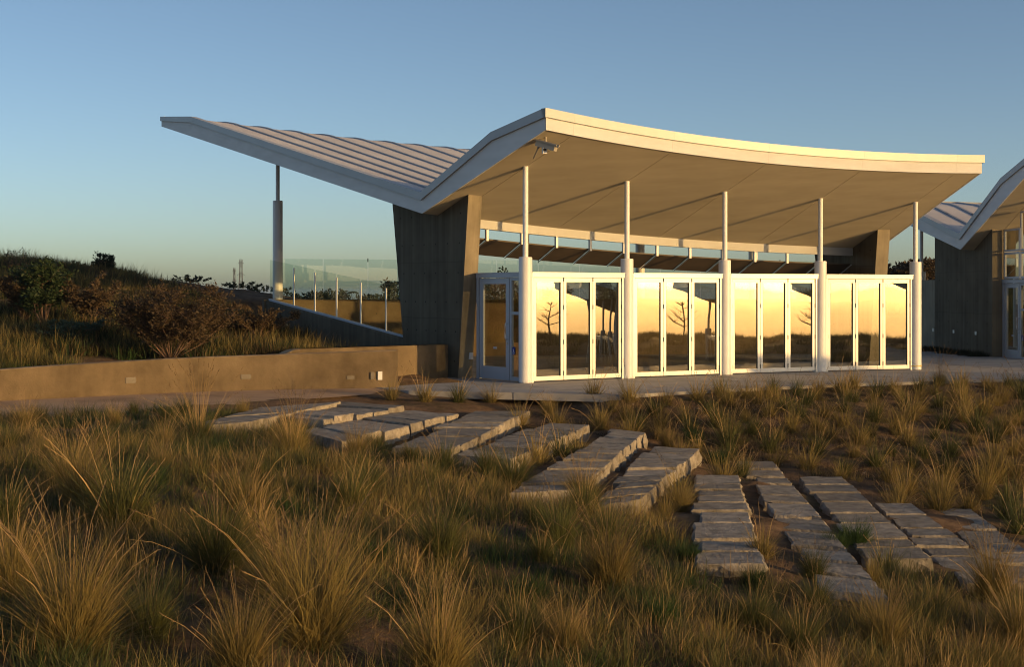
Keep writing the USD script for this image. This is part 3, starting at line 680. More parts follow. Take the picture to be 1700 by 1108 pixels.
# ramp wall with glass balustrade
rph = PHI1 + 0.35
ts = np.linspace(4.2, 11.5, 12); zr = np.interp(ts, [4.2, 11.5], [.76, 1.57])
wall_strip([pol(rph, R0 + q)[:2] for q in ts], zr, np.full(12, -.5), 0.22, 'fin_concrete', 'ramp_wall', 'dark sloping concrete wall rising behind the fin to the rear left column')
bal = thing('glass_balustrade', 'sloping glass balustrade with thin lit posts on the ramp wall', 'balustrade', (*pol(rph, R0 + 8)[:2], 1.2))
def t_at(px_, ph):
    s_, c_ = math.sin(math.radians(ph)), math.cos(math.radians(ph)); k = (px_ - PX) / F
    return (O[0] - k * O[1]) / (s_ + k * c_) - R0
pt_ = [t_at(x, rph) for x in (641, 599, 559, 523, 488)]
brk = [4.25] + pt_ + [11.45]
for q in pt_:
    z = float(np.interp(q, [4.2, 11.5], [.76, 1.57])); c = pol(rph, R0 + q, 0); mb = MB()
    mb.obox(c + [0, 0, z + .50], [0.574, 0.819, 0], (.014, .016, .52)); part('post', mb, 'white_paint', bal)
for a_, b_ in zip(brk[:-1], brk[1:]):
    za, zb = np.interp([a_ + .03, b_ - .03], [4.2, 11.5], [.76, 1.57]); pa_, pb_ = pol(rph, R0 + a_ + .03)[:2], pol(rph, R0 + b_ - .03)[:2]
    mb = MB(); mb.add([(*pa_, za + .04), (*pb_, zb + .04), (*pb_, zb + 1.1), (*pa_, za + 1.1)], [[0, 1, 2, 3]]); part('pane', mb, 'rail_glass', bal)
mb = MB(); a_, b_ = pol(rph, R0 + 4.25), pol(rph, R0 + 11.4)
mb.hexa([a_ + [-.05, .02, .762], a_ + [.05, -.02, .762], b_ + [.05, -.02, 1.565], b_ + [-.05, .02, 1.565]], [a_ + [-.05, .02, .81], a_ + [.05, -.02, .81], b_ + [.05, -.02, 1.615], b_ + [-.05, .02, 1.615]])
part('base_rail', mb, 'grey_frame', bal)

phs = np.linspace(PHI1 + .5, PHI1 - 4 * DPHI - 3, 40)
bR = lambda p: R0 + back_t((PHI1 - p) / (4 * DPHI))
bw, _ = wall_strip([pol(p, bR(p))[:2] for p in phs], np.full(40, 1.59), np.full(40, -.4), .3, 'wall_concrete', 'rear_wall', 'chest-high tan concrete wall across the back of the pavilion terrace')
hol = [pol(p, bR(p) - .152, z) for p in np.arange(34.5, 18, -1.0) for z in (.4, 1.2)]
part('tie_holes', tieholes(hol, np.array([0.45, -.89, 0]), .02), 'tie_hole', bw, kind='stuff')
ws = thing('glass_windscreen', 'clear glass windscreen panels standing along the rear wall', 'windscreen', (*pol(27, bR(27))[:2], 1.59))
npn = 13; cut = np.linspace(PHI1 - .1, PHI1 - 4 * DPHI - 2.8, npn + 1)
for a_, b_ in zip(cut[:-1], cut[1:]):
    pa_, pb_ = pol(a_ - .02, bR(a_) + .2)[:2], pol(b_ + .02, bR(b_) + .2)[:2]
    mb = MB(); pane_sheet(mb, pa_, pb_, 1.5, 2.70); part('pane', mb, 'rail_glass', ws)
for a_ in cut[::2]:
    mb = MB(); mb.obox([*pol(a_, bR(a_) + .2)[:2], 2.68], [1, 0, 0], (.012, .015, .05)); part('glass_clip', mb, 'dark_metal', ws)

# outlet box at the foot of the fin
mb = MB(); p = pol(PHI1 + .1, R0 + 1.93); mb.obox([p[0] + .02, p[1] - .03, .46], [.82, .57, 0], (.04, .035, .07)); solid('outlet_box', mb, 'white_paint', 'small pale outlet box low on the front edge of the left fin', 'outlet')

# ------------------------------------------------------------------ security camera under the roof corner
cb = at(905, 236, 0); d = 25.0; cp = lambda x, y, dd=d: np.array([(x - PX) / F * dd, dd, EYE - (y - HZ) * dd / F])
sc = thing('security_camera', 'grey security camera on a bracket under the roof corner', 'camera', cp(905, 240))
ax = cp(927, 246, 24.9) - cp(888, 235, 25.15)
mb = MB(); mb.obox(cp(907, 242), ax, (.21, .06, .055)); part('housing', mb, 'step_grey', sc)
mb = MB(); mb.obox(cp(907, 242) + [0, 0, .062], ax, (.26, .08, .012)); mb.obox(cp(907, 242) + [0.035, -.066, .035], ax, (.235, .006, .028)); part('sun_shield', mb, 'step_grey', sc)
c = cp(907, 242) + ax / np.linalg.norm(ax) * .19; mb = MB(); mb.tube([c, c + ax / np.linalg.norm(ax) * .012], .04, 14); part('lens', mb, 'rubber', sc)
mb = MB(); mb.tube([cp(893, 246, 25.1), cp(890, 254, 25.3), cp(886, 263, 25.5)], .016, 8); mb.tube([cp(906, 236), cp(906, 226)], .02, 8); mb.tube([cp(893, 246, 25.1), cp(897, 240, 25.05)], .02, 8); part('bracket', mb, 'step_grey', sc)
mb = MB(); mb.obox(cp(904, 250), [.9, .3, 0], (.042, .03, .055)); part('lamp_unit', mb, 'white_paint', sc); 
mb = MB(); mb.obox(cp(904, 248.5, 24.965), [.9, .3, 0], (.026, .004, .026)); part('lamp_face', mb, 'rubber', sc)

# ------------------------------------------------------------------ stone rows: every slab its own rough block
rng = np.random.default_rng(5)
def rough_slab(c4, top, h, rng, tilt=0.005, seg=6):
    """c4: plan corners counter-clockwise; a slab with a flat worn top and broken sides"""
    c4 = np.asarray(c4)[:, :2]
    v = []; ring = []
    for i in range(4):
        a_, b_ = c4[i], c4[(i + 1) % 4]
        for s_ in np.linspace(0, 1, seg, endpoint=False): ring.append(a_ * (1 - s_) + b_ * s_)
    ring = np.array(ring); n = len(ring); ctr = ring.mean(0)
    dirn = (ring - ctr) / np.linalg.norm(ring - ctr, axis=1)[:, None]
    dz = rng.normal(0, tilt, 2)
    rows_ = []
    for z_, off, js in ((0.0, -.014, .007), (-.014, -.002, .011), (-h * .3, .004, .022), (-h * .65, -.004, .024), (-h, -.012, .014)):
        jit = rng.normal(0, js, n); r_ = ring + dirn * (off + jit)[:, None]
        zz = top + z_ + (r_ - ctr) @ dz * 0.5 + rng.normal(0, .003, n)
        rows_.append(np.column_stack([r_, zz]))
    mb = MB(); g_ = np.array(rows_); g_ = np.concatenate([g_, g_[:, :1]], 1); mb.grid(g_, flip=False)
    inner = np.column_stack([ctr + (ring - ctr) * .6, np.full(n, top + rng.normal(0, .003)) + ((ring - ctr) * .6) @ dz * .5])
    i = np.arange(n); j = (i + 1) % n
    v = np.vstack([rows_[0], inner, [[*ctr, top]]])
    f = [[a, b, n + b] for a, b in zip(i, j)] + [[a, n + b, n + a] for a, b in zip(i, j)] + [[n + a, n + b, 2 * n] for a, b in zip(i, j)]
    mb.add(v, f)
    return mb
ROWLAB = {'A0': 'flat broken concrete slabs beside the dirt path, uppermost and leftmost of the stone rows', 'A': 'stone row with sunlit edge just right of the dirt path end',
          'B': 'second sunlit stone row, its top slab set slightly back', 'C': 'third stone row, half hidden behind the middle grass', 'D': 'fourth stone row with bright broken edge below the pavilion left bay',
          'E': 'long stone row bending towards the camera below the second door bay', 'F': 'last tall sunlit stone row, ending at a grass tuft', 'G': 'flat stone row of nine grey slabs in the centre of the slope',
          'H': 'longest flat stone row, running lowest into the grass', 'I': 'flat stone row partly covered by bright green grass', 'J': 'narrow flat stone row second from the right edge', 'K': 'rightmost flat stone row leaving the picture at the right edge'}
row_polys = []
for (nm, z, *_c, n), q in zip(ROWS, row_quads):
    row = thing('stone_row', ROWLAB[nm], 'stone row', q.mean(0))
    cuts = np.cumsum(np.concatenate([[0], rng.uniform(.6, 1.3, n)])); cuts /= cuts[-1]
    row_polys.append(q[:, :2])
    for k in range(n):
        u0, u1 = cuts[k] + (.010 if k else 0), cuts[k + 1] - .008
        sl, sr = rng.normal(0, .055), rng.normal(0, .014)
        l0, l1, r0, r1 = (q[0] * (1 - u) + q[3] * u for u in (u0, u1, u0, u1)) if False else (q[0] + (q[3] - q[0]) * u0, q[0] + (q[3] - q[0]) * u1, q[1] + (q[2] - q[1]) * u0, q[1] + (q[2] - q[1]) * u1)
        w0, w1 = (l0 - r0), (l1 - r1)
        l0, l1, r0, r1 = l0 + w0 * sl, l1 + w1 * sl, r0 + w0 * sr, r1 + w1 * sr
        tall = 0.38 if nm in 'ABCDEF' or nm == 'A0' else 0.2
        part('slab', rough_slab([l1, r1, r0, l0], z + rng.normal(0, .009), tall, rng), 'stone', row, smooth=28)

# ------------------------------------------------------------------ vegetation helpers
protos = UsdGeom.Scope.Define(stage, '/World/Looks/plants') if False else None
def blade_mesh(rng, n, hmin, hmax, spread, width, droop, base_r, segs=3, up=0.0):
    """n curved grass blades; returns vertices and faces"""
    az = rng.uniform(0, 2 * np.pi, n); tilt = np.abs(rng.normal(0, spread, n)).clip(0, 1.35) * (1 - up); L = rng.uniform(hmin, hmax, n) * (1 - .15 * tilt)
    br = base_r * np.sqrt(rng.uniform(0, 1, n)); ba = az + rng.normal(0, .5, n)
    x, y, z = br * np.cos(ba), br * np.sin(ba), np.full(n, -0.03)
    side = np.stack([-np.sin(az), np.cos(az), np.zeros(n)], 1)
    tw = rng.uniform(-1, 1, n)[:, None]
    side = side * np.cos(tw) + np.stack([np.cos(az), np.sin(az), np.zeros(n)], 1) * np.sin(tw)
    P_ = np.stack([x, y, z], 1); w = width * rng.uniform(.6, 1.3, n); dr = droop * rng.uniform(.3, 1.6, n); V = []
    cv = rng.normal(0, .28, n); brk_ = np.where(rng.uniform(size=n) < .12, rng.integers(1, segs + 1, n), 99); kink = np.zeros(n)
    for s_ in range(segs + 1):
        V.append(P_ - side * (w * (1 - s_ / segs) ** .7 * .5)[:, None]); V.append(P_ + side * (w * (1 - s_ / segs) ** .7 * .5)[:, None])
        kink = np.where(s_ == brk_, rng.uniform(.5, 1.5, n), kink); a_ = tilt + dr * (s_ / segs) ** 1.3 + kink + rng.normal(0, .06, n); st = L / segs; z2 = az + cv * s_
        P_ = P_ + np.stack([np.sin(a_) * np.cos(z2) * st, np.sin(a_) * np.sin(z2) * st, np.cos(a_) * st], 1)
    V = np.stack(V, 1); k = 2 * (segs + 1); f = []
    for s_ in range(segs):
        a_ = 2 * s_
        f += [[a_, a_ + 1, a_ + 3], [a_, a_ + 3, a_ + 2]] if s_ < segs - 1 else [[a_, a_ + 1, a_ + 2]]
    f = np.array(f); F_ = (np.arange(n)[:, None, None] * k + f).reshape(-1, 3)
    return V.reshape(-1, 3), F_

def stalk_mesh(rng, n, hmin, hmax, spread, r=0.0035, head=True):
    mb, hd = MB(), MB()
    for _ in range(n):
        az = rng.uniform(0, 6.283); tl = abs(rng.normal(0, spread)); L = rng.uniform(hmin, hmax); b = rng.uniform(0.2, .6)
        pts = [np.array([.06 * math.cos(az), .06 * math.sin(az), 0])]
        for s_ in range(4):
            a_ = tl + b * (s_ / 3) ** 2; pts.append(pts[-1] + L / 4 * np.array([math.sin(a_) * math.cos(az), math.sin(a_) * math.sin(az), math.cos(a_)]))
        mb.tube(pts, np.linspace(r, r * .45, 5), 3, cap=False)
        if head:
            d_ = (pts[-1] - pts[-2]); d_ /= np.linalg.norm(d_)
            for q in range(7):
                o = pts[-1] - d_ * L * .035 * q; e = o + (d_ * .8 + rng.normal(0, .25, 3)) * L * .045; sd = np.cross(d_, rng.normal(0, 1, 3)); sd *= .006 / np.linalg.norm(sd)
                hd.add([o - sd, o + sd, e], [[0, 1, 2]])
    return mb, hd

CLS = '/World/Looks/plants'
UsdGeom.Scope.Define(stage, CLS)
def proto(name, parts):
    p = stage.CreateClassPrim(f'{CLS}/{name}'); p.SetTypeName('Xform')
    for nm, mesh_, mt in parts:
        usdkit.mesh(stage, f'{CLS}/{name}/{nm}', mesh_, M[mt]).GetPrim().SetCustomDataByKey('kind', 'stuff')
    return f'{CLS}/{name}'

prng = np.random.default_rng(11)
PR = {'slope': [], 'fore': [], 'gold': [], 'green': [], 'stalky': [], 'small': []}
for i in range(6):
    v, f = blade_mesh(prng, 300, .2, .52, 1.0, .0085, .6, .06)
    st, hd = stalk_mesh(prng, 6, .35, .65, .5, .0035)
    PR['slope'].append(proto(f'slope_tussock_{i}', [('blades', (v, f), 'grass_straw' if i % 3 else 'grass_mixed'), ('stalks', st.mesh(), 'dry_stalk'), ('seed_heads', hd.mesh(), 'seed_head')]))
for i in range(5):
    v, f = blade_mesh(prng, 1400, .3, .9, .85, .0068, .9, .12, 4)
    st, hd = stalk_mesh(prng, 18, .5, 1.05, .45, .0038)
    PR['fore'].append(proto(f'mixed_tussock_{i}', [('blades', (v, f), 'grass_mixed'), ('stalks', st.mesh(), 'dry_stalk'), ('seed_heads', hd.mesh(), 'seed_head')]))
for i in range(4):
    v, f = blade_mesh(prng, 1400, .35, 1.0, .7, .0068, .75, .11, 4)
    st, hd = stalk_mesh(prng, 34, .6, 1.15, .33, .0042)
    PR['gold'].append(proto(f'golden_tussock_{i}', [('blades', (v, f), 'grass_straw'), ('stalks', st.mesh(), 'dry_stalk'), ('seed_heads', hd.mesh(), 'seed_head')]))
for i in range(4):
    v, f = blade_mesh(prng, 1000, .2, .5, .75, .0075, 1.2, .14, 4)
    PR['green'].append(proto(f'green_tussock_{i}', [('blades', (v, f), 'grass_green')]))
for i in range(3):
    v, f = blade_mesh(prng, 1100, .3, .7, .62, .0048, 1.1, .12, 4)
    st, hd = stalk_mesh(prng, 34, .8, 1.4, .34, .0036)
    PR['stalky'].append(proto(f'stalky_tussock_{i}', [('blades', (v, f), 'grass_mixed'), ('stalks', st.mesh(), 'dry_stalk'), ('seed_heads', hd.mesh(), 'seed_head')]))

def plant(kind, x, y, s, label, group=None, z=None, name='tussock', cat='tussock', k=None, rz=None, sz=1.0):
    pr = PR[kind]; k = prng.integers(len(pr)) if k is None else k
    z = float(H(x, y)[0]) if z is None else z
    X = UsdGeom.Xform.Define(stage, numbered('/World/' + name))
    X.AddTranslateOp().Set(Gf.Vec3d(float(x), float(y), z)); X.AddRotateZOp().Set(float(prng.uniform(0, 360) if rz is None else rz)); X.AddScaleOp().Set(Gf.Vec3f(s, s, s * sz))
    X.GetPrim().GetReferences().AddInternalReference(pr[k]); X.GetPrim().SetInstanceable(True)
    meta(X.GetPrim(), label, cat, group)

def gpt(px_, py_):
    """ground point under a pixel"""
    d_ = np.linspace(5, 60, 1400); x_ = (px_ - PX) / F * d_; z_ = H(x_, d_); ray = EYE - (py_ - HZ) * d_ / F
    i = np.argmax(z_ >= ray); return x_[i], d_[i], z_[i]

# named foreground tussocks: pixel of the base, kind, scale
BIG = [
    (520, 1075, 'gold', 1.12, 'tall golden tussock, the largest in the lower left foreground'),
    (120, 1085, 'gold', .95, 'golden spiky tussock in the bottom left corner'),
    (200, 880, 'fore', 1.15, 'big green-brown tussock at the left with blades sweeping outwards'),
    (330, 740, 'stalky', 1.0, 'tussock with tall pale stalks in front of the low wall'),
    (495, 740, 'stalky', .75, 'dry tussock with upright stalks at the end of the first stone row'),
    (730, 935, 'fore', .9, 'dark green tussock right of the tallest golden one'),
    (860, 1075, 'fore', .62, 'low green tussock at the bottom centre beside bare soil'),
    (735, 790, 'fore', .75, 'dark upright tussock hiding the near end of the third stone row'),
    (850, 815, 'fore', .85, 'brown tussock below the near end of the fourth stone row'),
    (970, 860, 'fore', .72, 'tussock at the near end of the long bending stone row'),
    (1130, 850, 'gold', .5, 'tussock between the last tall row and the first flat row'),
    (1110, 745, 'gold', .5, 'golden tussock at the far end of the long bending stone row'),
    (1040, 700, 'gold', .42, 'straw tussock just below the paving in front of the second column'),
    (1560, 640, 'stalky', .62, 'tall straw tussock at the paving edge right of the rightmost column'),
    (1190, 770, 'green', .75, 'fresh green tussock at the far end of the first flat row'),
    (1420, 905, 'green', .9, 'bright green grass clump spilling over the flat stone rows'),
    (1385, 915, 'green', .7, 'second bright green clump on the edge of the flat stone rows'),
    (910, 690, 'gold', .42, 'straw tussock beside the far end of the fourth stone row'),
    (1250, 1050, 'fore', .62, 'arching tussock at the bottom of the picture left of the longest flat row'),
    (1350, 960, 'fore', .5, 'tussock growing against the longest flat row'),
    (1330, 1090, 'fore', .6, 'dense tussock on the bottom edge below the longest flat row'),
    (940, 1090, 'gold', .5, 'golden tussock on the bottom edge right of centre'),
    (20, 990, 'gold', .75, 'pale tussock cut by the left edge of the picture'),
    (985, 664, 'slope', 1.15, 'straw tussock at the paving corner below the first door bay'),
    (1045, 668, 'slope', 1.2, 'straw tussock on the paving edge below the second column'),
    (650, 664, 'slope', 1.0, 'small tussock behind the first stone row, leftmost of the paving fringe'),
    (705, 668, 'slope', 1.15, 'straw tussock behind the second stone row near the wall end'),
    (760, 668, 'slope', 1.1, 'straw tussock behind the second stone row, right of the wall end'),
    (815, 668, 'slope', 1.0, 'green-tinged tussock at the paving edge below the side door'),
    (360, 950, 'fore', .95, 'shaded green tussock between the two golden ones at the left'),
]
spots = []
for px_, py_, kd, s_, lb in BIG:
    x, y, z = gpt(px_, py_); spots.append((x, y)); plant(kd, x, y, s_ * (.88 if py_ > 700 else 1), lb)

def inside(p, poly):
    r_ = False; j = len(poly) - 1
    for i in range(len(poly)):
        if (poly[i][1] > p[1]) != (poly[j][1] > p[1]) and p[0] < (poly[j][0] - poly[i][0]) * (p[1] - poly[i][1]) / (poly[j][1] - poly[i][1]) + poly[i][0]: r_ = not r_
        j = i
    return r_
def on_rows(x, y, grow=1.25):
    for q in row_polys:
        c_ = q.mean(0)
        u = (q[2] + q[3] - q[0] - q[1]) / 2; lu = np.linalg.norm(u); u /= lu; n_ = np.array([-u[1], u[0]]); w = abs((q[1] - q[0]) @ n_)
        d_ = np.array([x, y]) - c_; mid = abs(d_ @ u) < lu / 2 + .1
        if inside((x, y), c_ + (q - c_) * np.array([grow, 1.04])): return True
    return False

def scatter(n, x0, x1, y0, y1, dmin, ok, rng, taken):
    out = []; tries = 0
    while len(out) < n and tries < n * 60:
        tries += 1; x, y = rng.uniform(x0, x1), rng.uniform(y0, y1)
        if abs(x / y) > .41 or not ok(x, y): continue
        if any((x - a_) ** 2 + (y - b_) ** 2 < dmin ** 2 for a_, b_ in taken): continue
        taken.append((x, y)); out.append((x, y))
    return out
srng = np.random.default_rng(23)
row_line = lambda y: np.interp(y, [9, 12, 16, 20, 23.5], [2.6, 2.0, .0, -2.2, -2.6])          # left boundary of the stone rows
_nx = [-400, 560, 640, 760, 850, 960, 1060, 1100, 1160, 1270, 1330, 1380, 1480, 1500, 1550, 1590, 1700, 2000]
_ny = [664, 690, 752, 772, 782, 826, 842, 880, 946, 948, 985, 1000, 1008, 950, 940, 975, 985, 1010]
from scipy.interpolate import RegularGridInterpolator
_ax, _ay = np.arange(-14, 16.1, .3), np.arange(5, 34.1, .3); _AX, _AY = np.meshgrid(_ax, _ay, indexing='ij')
_HG = RegularGridInterpolator((_ax, _ay), H(_AX.ravel(), _AY.ravel()).reshape(_AX.shape), bounds_error=False, fill_value=0.0)
def in_front(x, y):
    z = float(_HG((x, y))); px_, py_ = PX + F * x / y, HZ + F * (EYE - z) / y
    return py_ > np.interp(px_, _nx, _ny)
def slope_ok(x, y):
    ph, R = topol(x, y)
    return R < 28.55 and x > -2.5 and not on_rows(x, y, 1.75) and not in_front(x, y) and ph < 60
def fore_ok(x, y):
    ph, R = topol(x, y)
    return not on_rows(x, y, 1.1) and in_front(x, y) and R < path_R(ph) - .15
taken = list(spots)
for x, y in scatter(46, 0, 11.5, 21.5, 28.5, .42, lambda x, y: 27.4 < topol(x, y)[1] < 28.6 and x > -.6, srng, taken):
    plant('slope', x, y, srng.uniform(.7, 1.15), 'small straw tussock in the fringe along the paving edge', 'tussocks along the paving edge')
for x, y in scatter(150, 0, 11, 12, 27, .5, slope_ok, srng, taken):
    plant('slope' if srng.uniform() < .95 else 'green', x, y, srng.uniform(.7, 1.25) * (1 if srng.uniform() < .8 else 1.3), 'brown tussock on the bare slope between the paving and the flat rows', 'tussocks on the slope')
for x, y in scatter(95, -8, 5, 6.8, 20.5, .66, fore_ok, srng, taken):
    kd = srng.choice(['fore', 'gold', 'green', 'slope', 'fore']); s_ = srng.uniform(.4, .82) * np.interp(y, [7, 10, 20], [.8, .95, .75])
    plant(kd, x, y, s_, 'green and straw tussock in the dense foreground grass', 'foreground tussocks')

# uncountable low grass: a point instancer of small tufts
def tuft_field(name, label, pts, scales, kinds, rng, pick=None):
    pi = UsdGeom.PointInstancer.Define(stage, '/World/' + name); p = pi.GetPrim()
    UsdGeom.Scope.Define(stage, f'/World/{name}/tufts')
    rel = pi.CreatePrototypesRel()
    for i, (n, hm, hx, sp, w, dr, br, mt) in enumerate(kinds):
        v, f = blade_mesh(rng, n, hm, hx, sp, w, dr, br, 3)
        usdkit.mesh(stage, f'/World/{name}/tufts/tuft_{i:03d}' if i else f'/World/{name}/tufts/tuft', (v, f), M[mt]); rel.AddTarget(f'/World/{name}/tufts/tuft_{i:03d}' if i else f'/World/{name}/tufts/tuft')
    pts = np.asarray(pts); k = len(pts)
    pi.CreateProtoIndicesAttr(Vt.IntArray.FromNumpy((rng.integers(0, len(kinds), k) if pick is None else pick).astype(np.int32)))
    pi.CreatePositionsAttr(Vt.Vec3fArray.FromNumpy(pts.astype(np.float32)))
    a_ = rng.uniform(0, 2 * np.pi, k) / 2
    pi.CreateOrientationsAttr(Vt.QuathArray([Gf.Quath(float(math.cos(q)), 0.0, 0.0, float(math.sin(q))) for q in a_]))
    pi.CreateScalesAttr(Vt.Vec3fArray.FromNumpy(np.repeat(np.asarray(scales)[:, None], 3, 1).astype(np.float32)))
    meta(p, label, 'grass', kind='stuff')
grng = np.random.default_rng(31)
def cloud(n, x0, x1, y0, y1, ok):
    x, y = grng.uniform(x0, x1, n * 3), grng.uniform(y0, y1, n * 3); k = [i for i in range(len(x)) if abs(x[i] / max(y[i], 1)) < .43 and ok(x[i], y[i])][:n]
    x, y = x[k], y[k]; return np.column_stack([x, y, H(x, y)])
fp = cloud(3000, -9, 5.5, 6.2, 21, fore_ok)
fn = meshkit.fbm(np.column_stack([fp[:, 0] * .75, fp[:, 1] * .75, fp[:, 0] * 0]), 3, 17); fn = (fn - fn.min()) / (fn.max() - fn.min())
kp_ = (fn > .33) | (grng.uniform(size=len(fp)) < .3); fp, fn = fp[kp_], fn[kp_]; u_ = grng.uniform(size=len(fp))
fpick = np.where(fn < .48, np.where(u_ < .55, 1, np.where(u_ < .8, 3, 0)), np.where(u_ < .45, 2, np.where(u_ < .75, 0, np.where(u_ < .88, 4, 3))))
tuft_field('foreground_grass', 'low tangled green and straw grass filling the foreground between tussocks', fp, grng.uniform(.45, 1.05, len(fp)),
           [(130, .1, .38, 1.0, .0065, .8, .14, 'grass_mixed'), (110, .08, .28, .95, .0065, .9, .2, 'grass_green'), (100, .12, .42, 1.0, .006, .7, .12, 'grass_straw'), (120, .12, .4, .95, .006, .8, .14, 'grass_mixed'), (90, .12, .45, 1.3, .006, .3, .3, 'dry_stalk')], grng, fpick)
lp = cloud(1300, -8, 6, 6.2, 24, lambda x, y: (fore_ok(x, y) or slope_ok(x, y)))
tuft_field('dead_thatch', 'flattened dead straw and thatch lying on the soil between tussocks', lp, grng.uniform(.5, 1.2, len(lp)),
           [(70, .06, .32, 1.45, .006, .12, .4, 'dry_stalk'), (70, .05, .22, 1.4, .007, .15, .4, 'hill_weed'), (60, .05, .25, 1.4, .007, .15, .38, 'seed_head')], grng)
sp_ = cloud(2200, -1, 12, 10, 28.5, lambda x, y: slope_ok(x, y) and meshkit.fbm(np.array([[x * .5, y * .5, 0]]), 3, 5)[0] > .40)
tuft_field('slope_grass', 'sparse low grass and weeds on the bare soil slope', sp_, grng.uniform(.3, .9, len(sp_)),
           [(60, .06, .24, 1.0, .007, .7, .1, 'grass_mixed'), (60, .05, .16, 1.0, .007, .8, .16, 'hill_weed'), (60, .08, .28, 1.0, .007, .7, .08, 'grass_straw'), (45, .08, .3, 1.35, .006, .2, .25, 'dry_stalk')], grng)
def hill_ok(x, y):
    ph, R = topol(x, y)
    return ph > 36.2 and R > wall_R(ph) + .5 and not (R < R0 + 2.7 and ph < 51) and not (ph < 37.5 and R < 44)
hp = cloud(3600, -20, -3, 23, 50, lambda x, y: hill_ok(x, y) and meshkit.fbm(np.array([[x * .6, y * .6, 0]]), 3, 8)[0] > .40)
tuft_field('hill_grass', 'long dark green grass covering the hillside behind the low wall', hp, grng.uniform(.6, 1.45, len(hp)),
           [(110, .1, .3, .7, .011, 1.1, .22, 'grass_green'), (110, .12, .36, .7, .010, 1.1, .22, 'grass_mixed'), (80, .15, .5, .55, .008, .9, .2, 'grass_straw'), (90, .1, .3, .7, .010, 1.1, .22, 'hill_weed')], grng)
bp_ = cloud(1100, -16, -4, 25, 44, lambda x, y: hill_ok(x, y) and meshkit.fbm(np.array([[x * .45, y * .45, 0]]), 3, 12)[0] > .46)
tuft_field('hill_scrub', 'low reddish-brown scrub spread over the hillside', bp_, grng.uniform(.7, 1.5, len(bp_)),
           [(150, .12, .4, .9, .022, .5, .3, 'leaf_brown'), (130, .1, .32, .9, .02, .5, .3, 'hill_weed'), (110, .1, .35, .8, .02, .5, .25, 'leaf_green')], grng)
rp = cloud(900, 13, 26, 44, 66, lambda x, y: topol(x, y)[1] > 46 and x > 14.5)
tuft_field('rear_hill_grass', 'sunlit grass on the far bank between the two pavilions', rp, grng.uniform(.9, 1.9, len(rp)),
           [(90, .15, .45, .5, .014, .9, .25, 'grass_mixed'), (90, .2, .5, .5, .014, .9, .25, 'grass_green')], grng)

# ------------------------------------------------------------------ shrubs and trees
def leaves(rng, pts, size, mb):
    k = len(pts); d_ = rng.normal(0, 1, (k, 3)); d_[:, 2] = np.abs(d_[:, 2]) * .7; d_ /= np.linalg.norm(d_, axis=1)[:, None]
    s_ = np.cross(d_, rng.normal(0, 1, (k, 3))); s_ /= np.linalg.norm(s_, axis=1)[:, None]; L = size * rng.uniform(.6, 1.3, k)[:, None]
    V = np.stack([pts, pts + d_ * L * .5 + s_ * L * .22, pts + d_ * L, pts + d_ * L * .5 - s_ * L * .22], 1).reshape(-1, 3)
    i = np.arange(k)[:, None] * 4; mb.add(V, np.vstack([i + [0, 1, 2], i + [0, 2, 3]]))
def shrub(name, label, cat, base, h, w, nst, leaf, lsize, nleaf, rng, stem='bark', r0=.02, lean=.6, top=.35, group=None, fine=2):
    """stems that fork towards a crown; leaves along the twigs"""
    t_ = thing(name, label, cat, base, group=group); st, lv = MB(), MB(); tips = []
    for k in range(nst):
        az = 6.283 * (k + rng.uniform(-.3, .3)) / nst; out = w / 2 * rng.uniform(.35, 1.0)
        p = [np.zeros(3)]; hh = h * rng.uniform(.65, 1.0) * (1 - .25 * (out / (w / 2)) ** 2)
        for s_ in np.linspace(.25, 1, 4): p.append(np.array([out * s_ ** (1 / lean) * math.cos(az) , out * s_ ** (1 / lean) * math.sin(az), hh * s_]) + rng.normal(0, .04 * h * s_, 3))
        p = np.array(p); st.tube(p, np.linspace(r0, r0 * .3, 5), 5)
        for s_ in range(2, 5):
            for _ in range(fine):
                a2 = rng.uniform(0, 6.283); q = p[s_] + np.array([math.cos(a2), math.sin(a2), rng.uniform(.1, 1.1)]) * h * rng.uniform(.12, .26)
                st.tube([p[s_], (p[s_] + q) / 2 + rng.normal(0, .015, 3), q], [r0 * .4, r0 * .28, r0 * .15], 4); tips.append((p[s_], q))
        tips.append((p[3], p[4]))
    per = max(1, nleaf // len(tips)); pts = []
    for a_, b_ in tips:
        u = rng.uniform(top, 1.08, per)[:, None]; pts.append(a_ + (b_ - a_) * u + rng.normal(0, .035 * h, (per, 3)))
    leaves(rng, np.vstack(pts), lsize, lv)
    part('stems', (st.mesh()[0] + base, st.mesh()[1]), stem, t_); part('foliage', (lv.mesh()[0] + base, lv.mesh()[1]), leaf, t_)
vr = np.random.default_rng(77)
def gb(px_, y):
    x = (px_ - PX) / F * y; return (x, y, float(H(x, y)[0]))
shrub('shrub', 'wide russet shrub with bare reddish stems behind the low wall', 'shrub', gb(283, 25.3), 1.4, 2.35, 26, 'leaf_brown', .06, 19000, vr, r0=.011, lean=1.0, fine=5, top=.1)
shrub('shrub', 'tall green-leaved shrub with an upright leader on the left hillside', 'shrub', gb(72, 28), 1.35, .95, 10, 'leaf_green', .085, 6500, vr, r0=.018, lean=1.2, fine=3)
shrub('shrub', 'dark leafy shrub beside the tall upright one on the left hillside', 'shrub', gb(38, 28.3), .95, 1.5, 11, 'leaf_brown', .075, 6500, vr, r0=.016, fine=3)
shrub('shrub', 'smaller reddish-green shrub between the tall shrub and the russet one', 'shrub', gb(150, 28.3), 1.05, 1.1, 8, 'leaf_brown', .08, 3600, vr, r0=.014, lean=.9, fine=3)
shrub('shrub', 'low sage-green shrub at the foot of the russet one', 'shrub', gb(125, 26.4), .5, 1.4, 12, 'leaf_sage', .06, 3200, vr, r0=.008, fine=3)
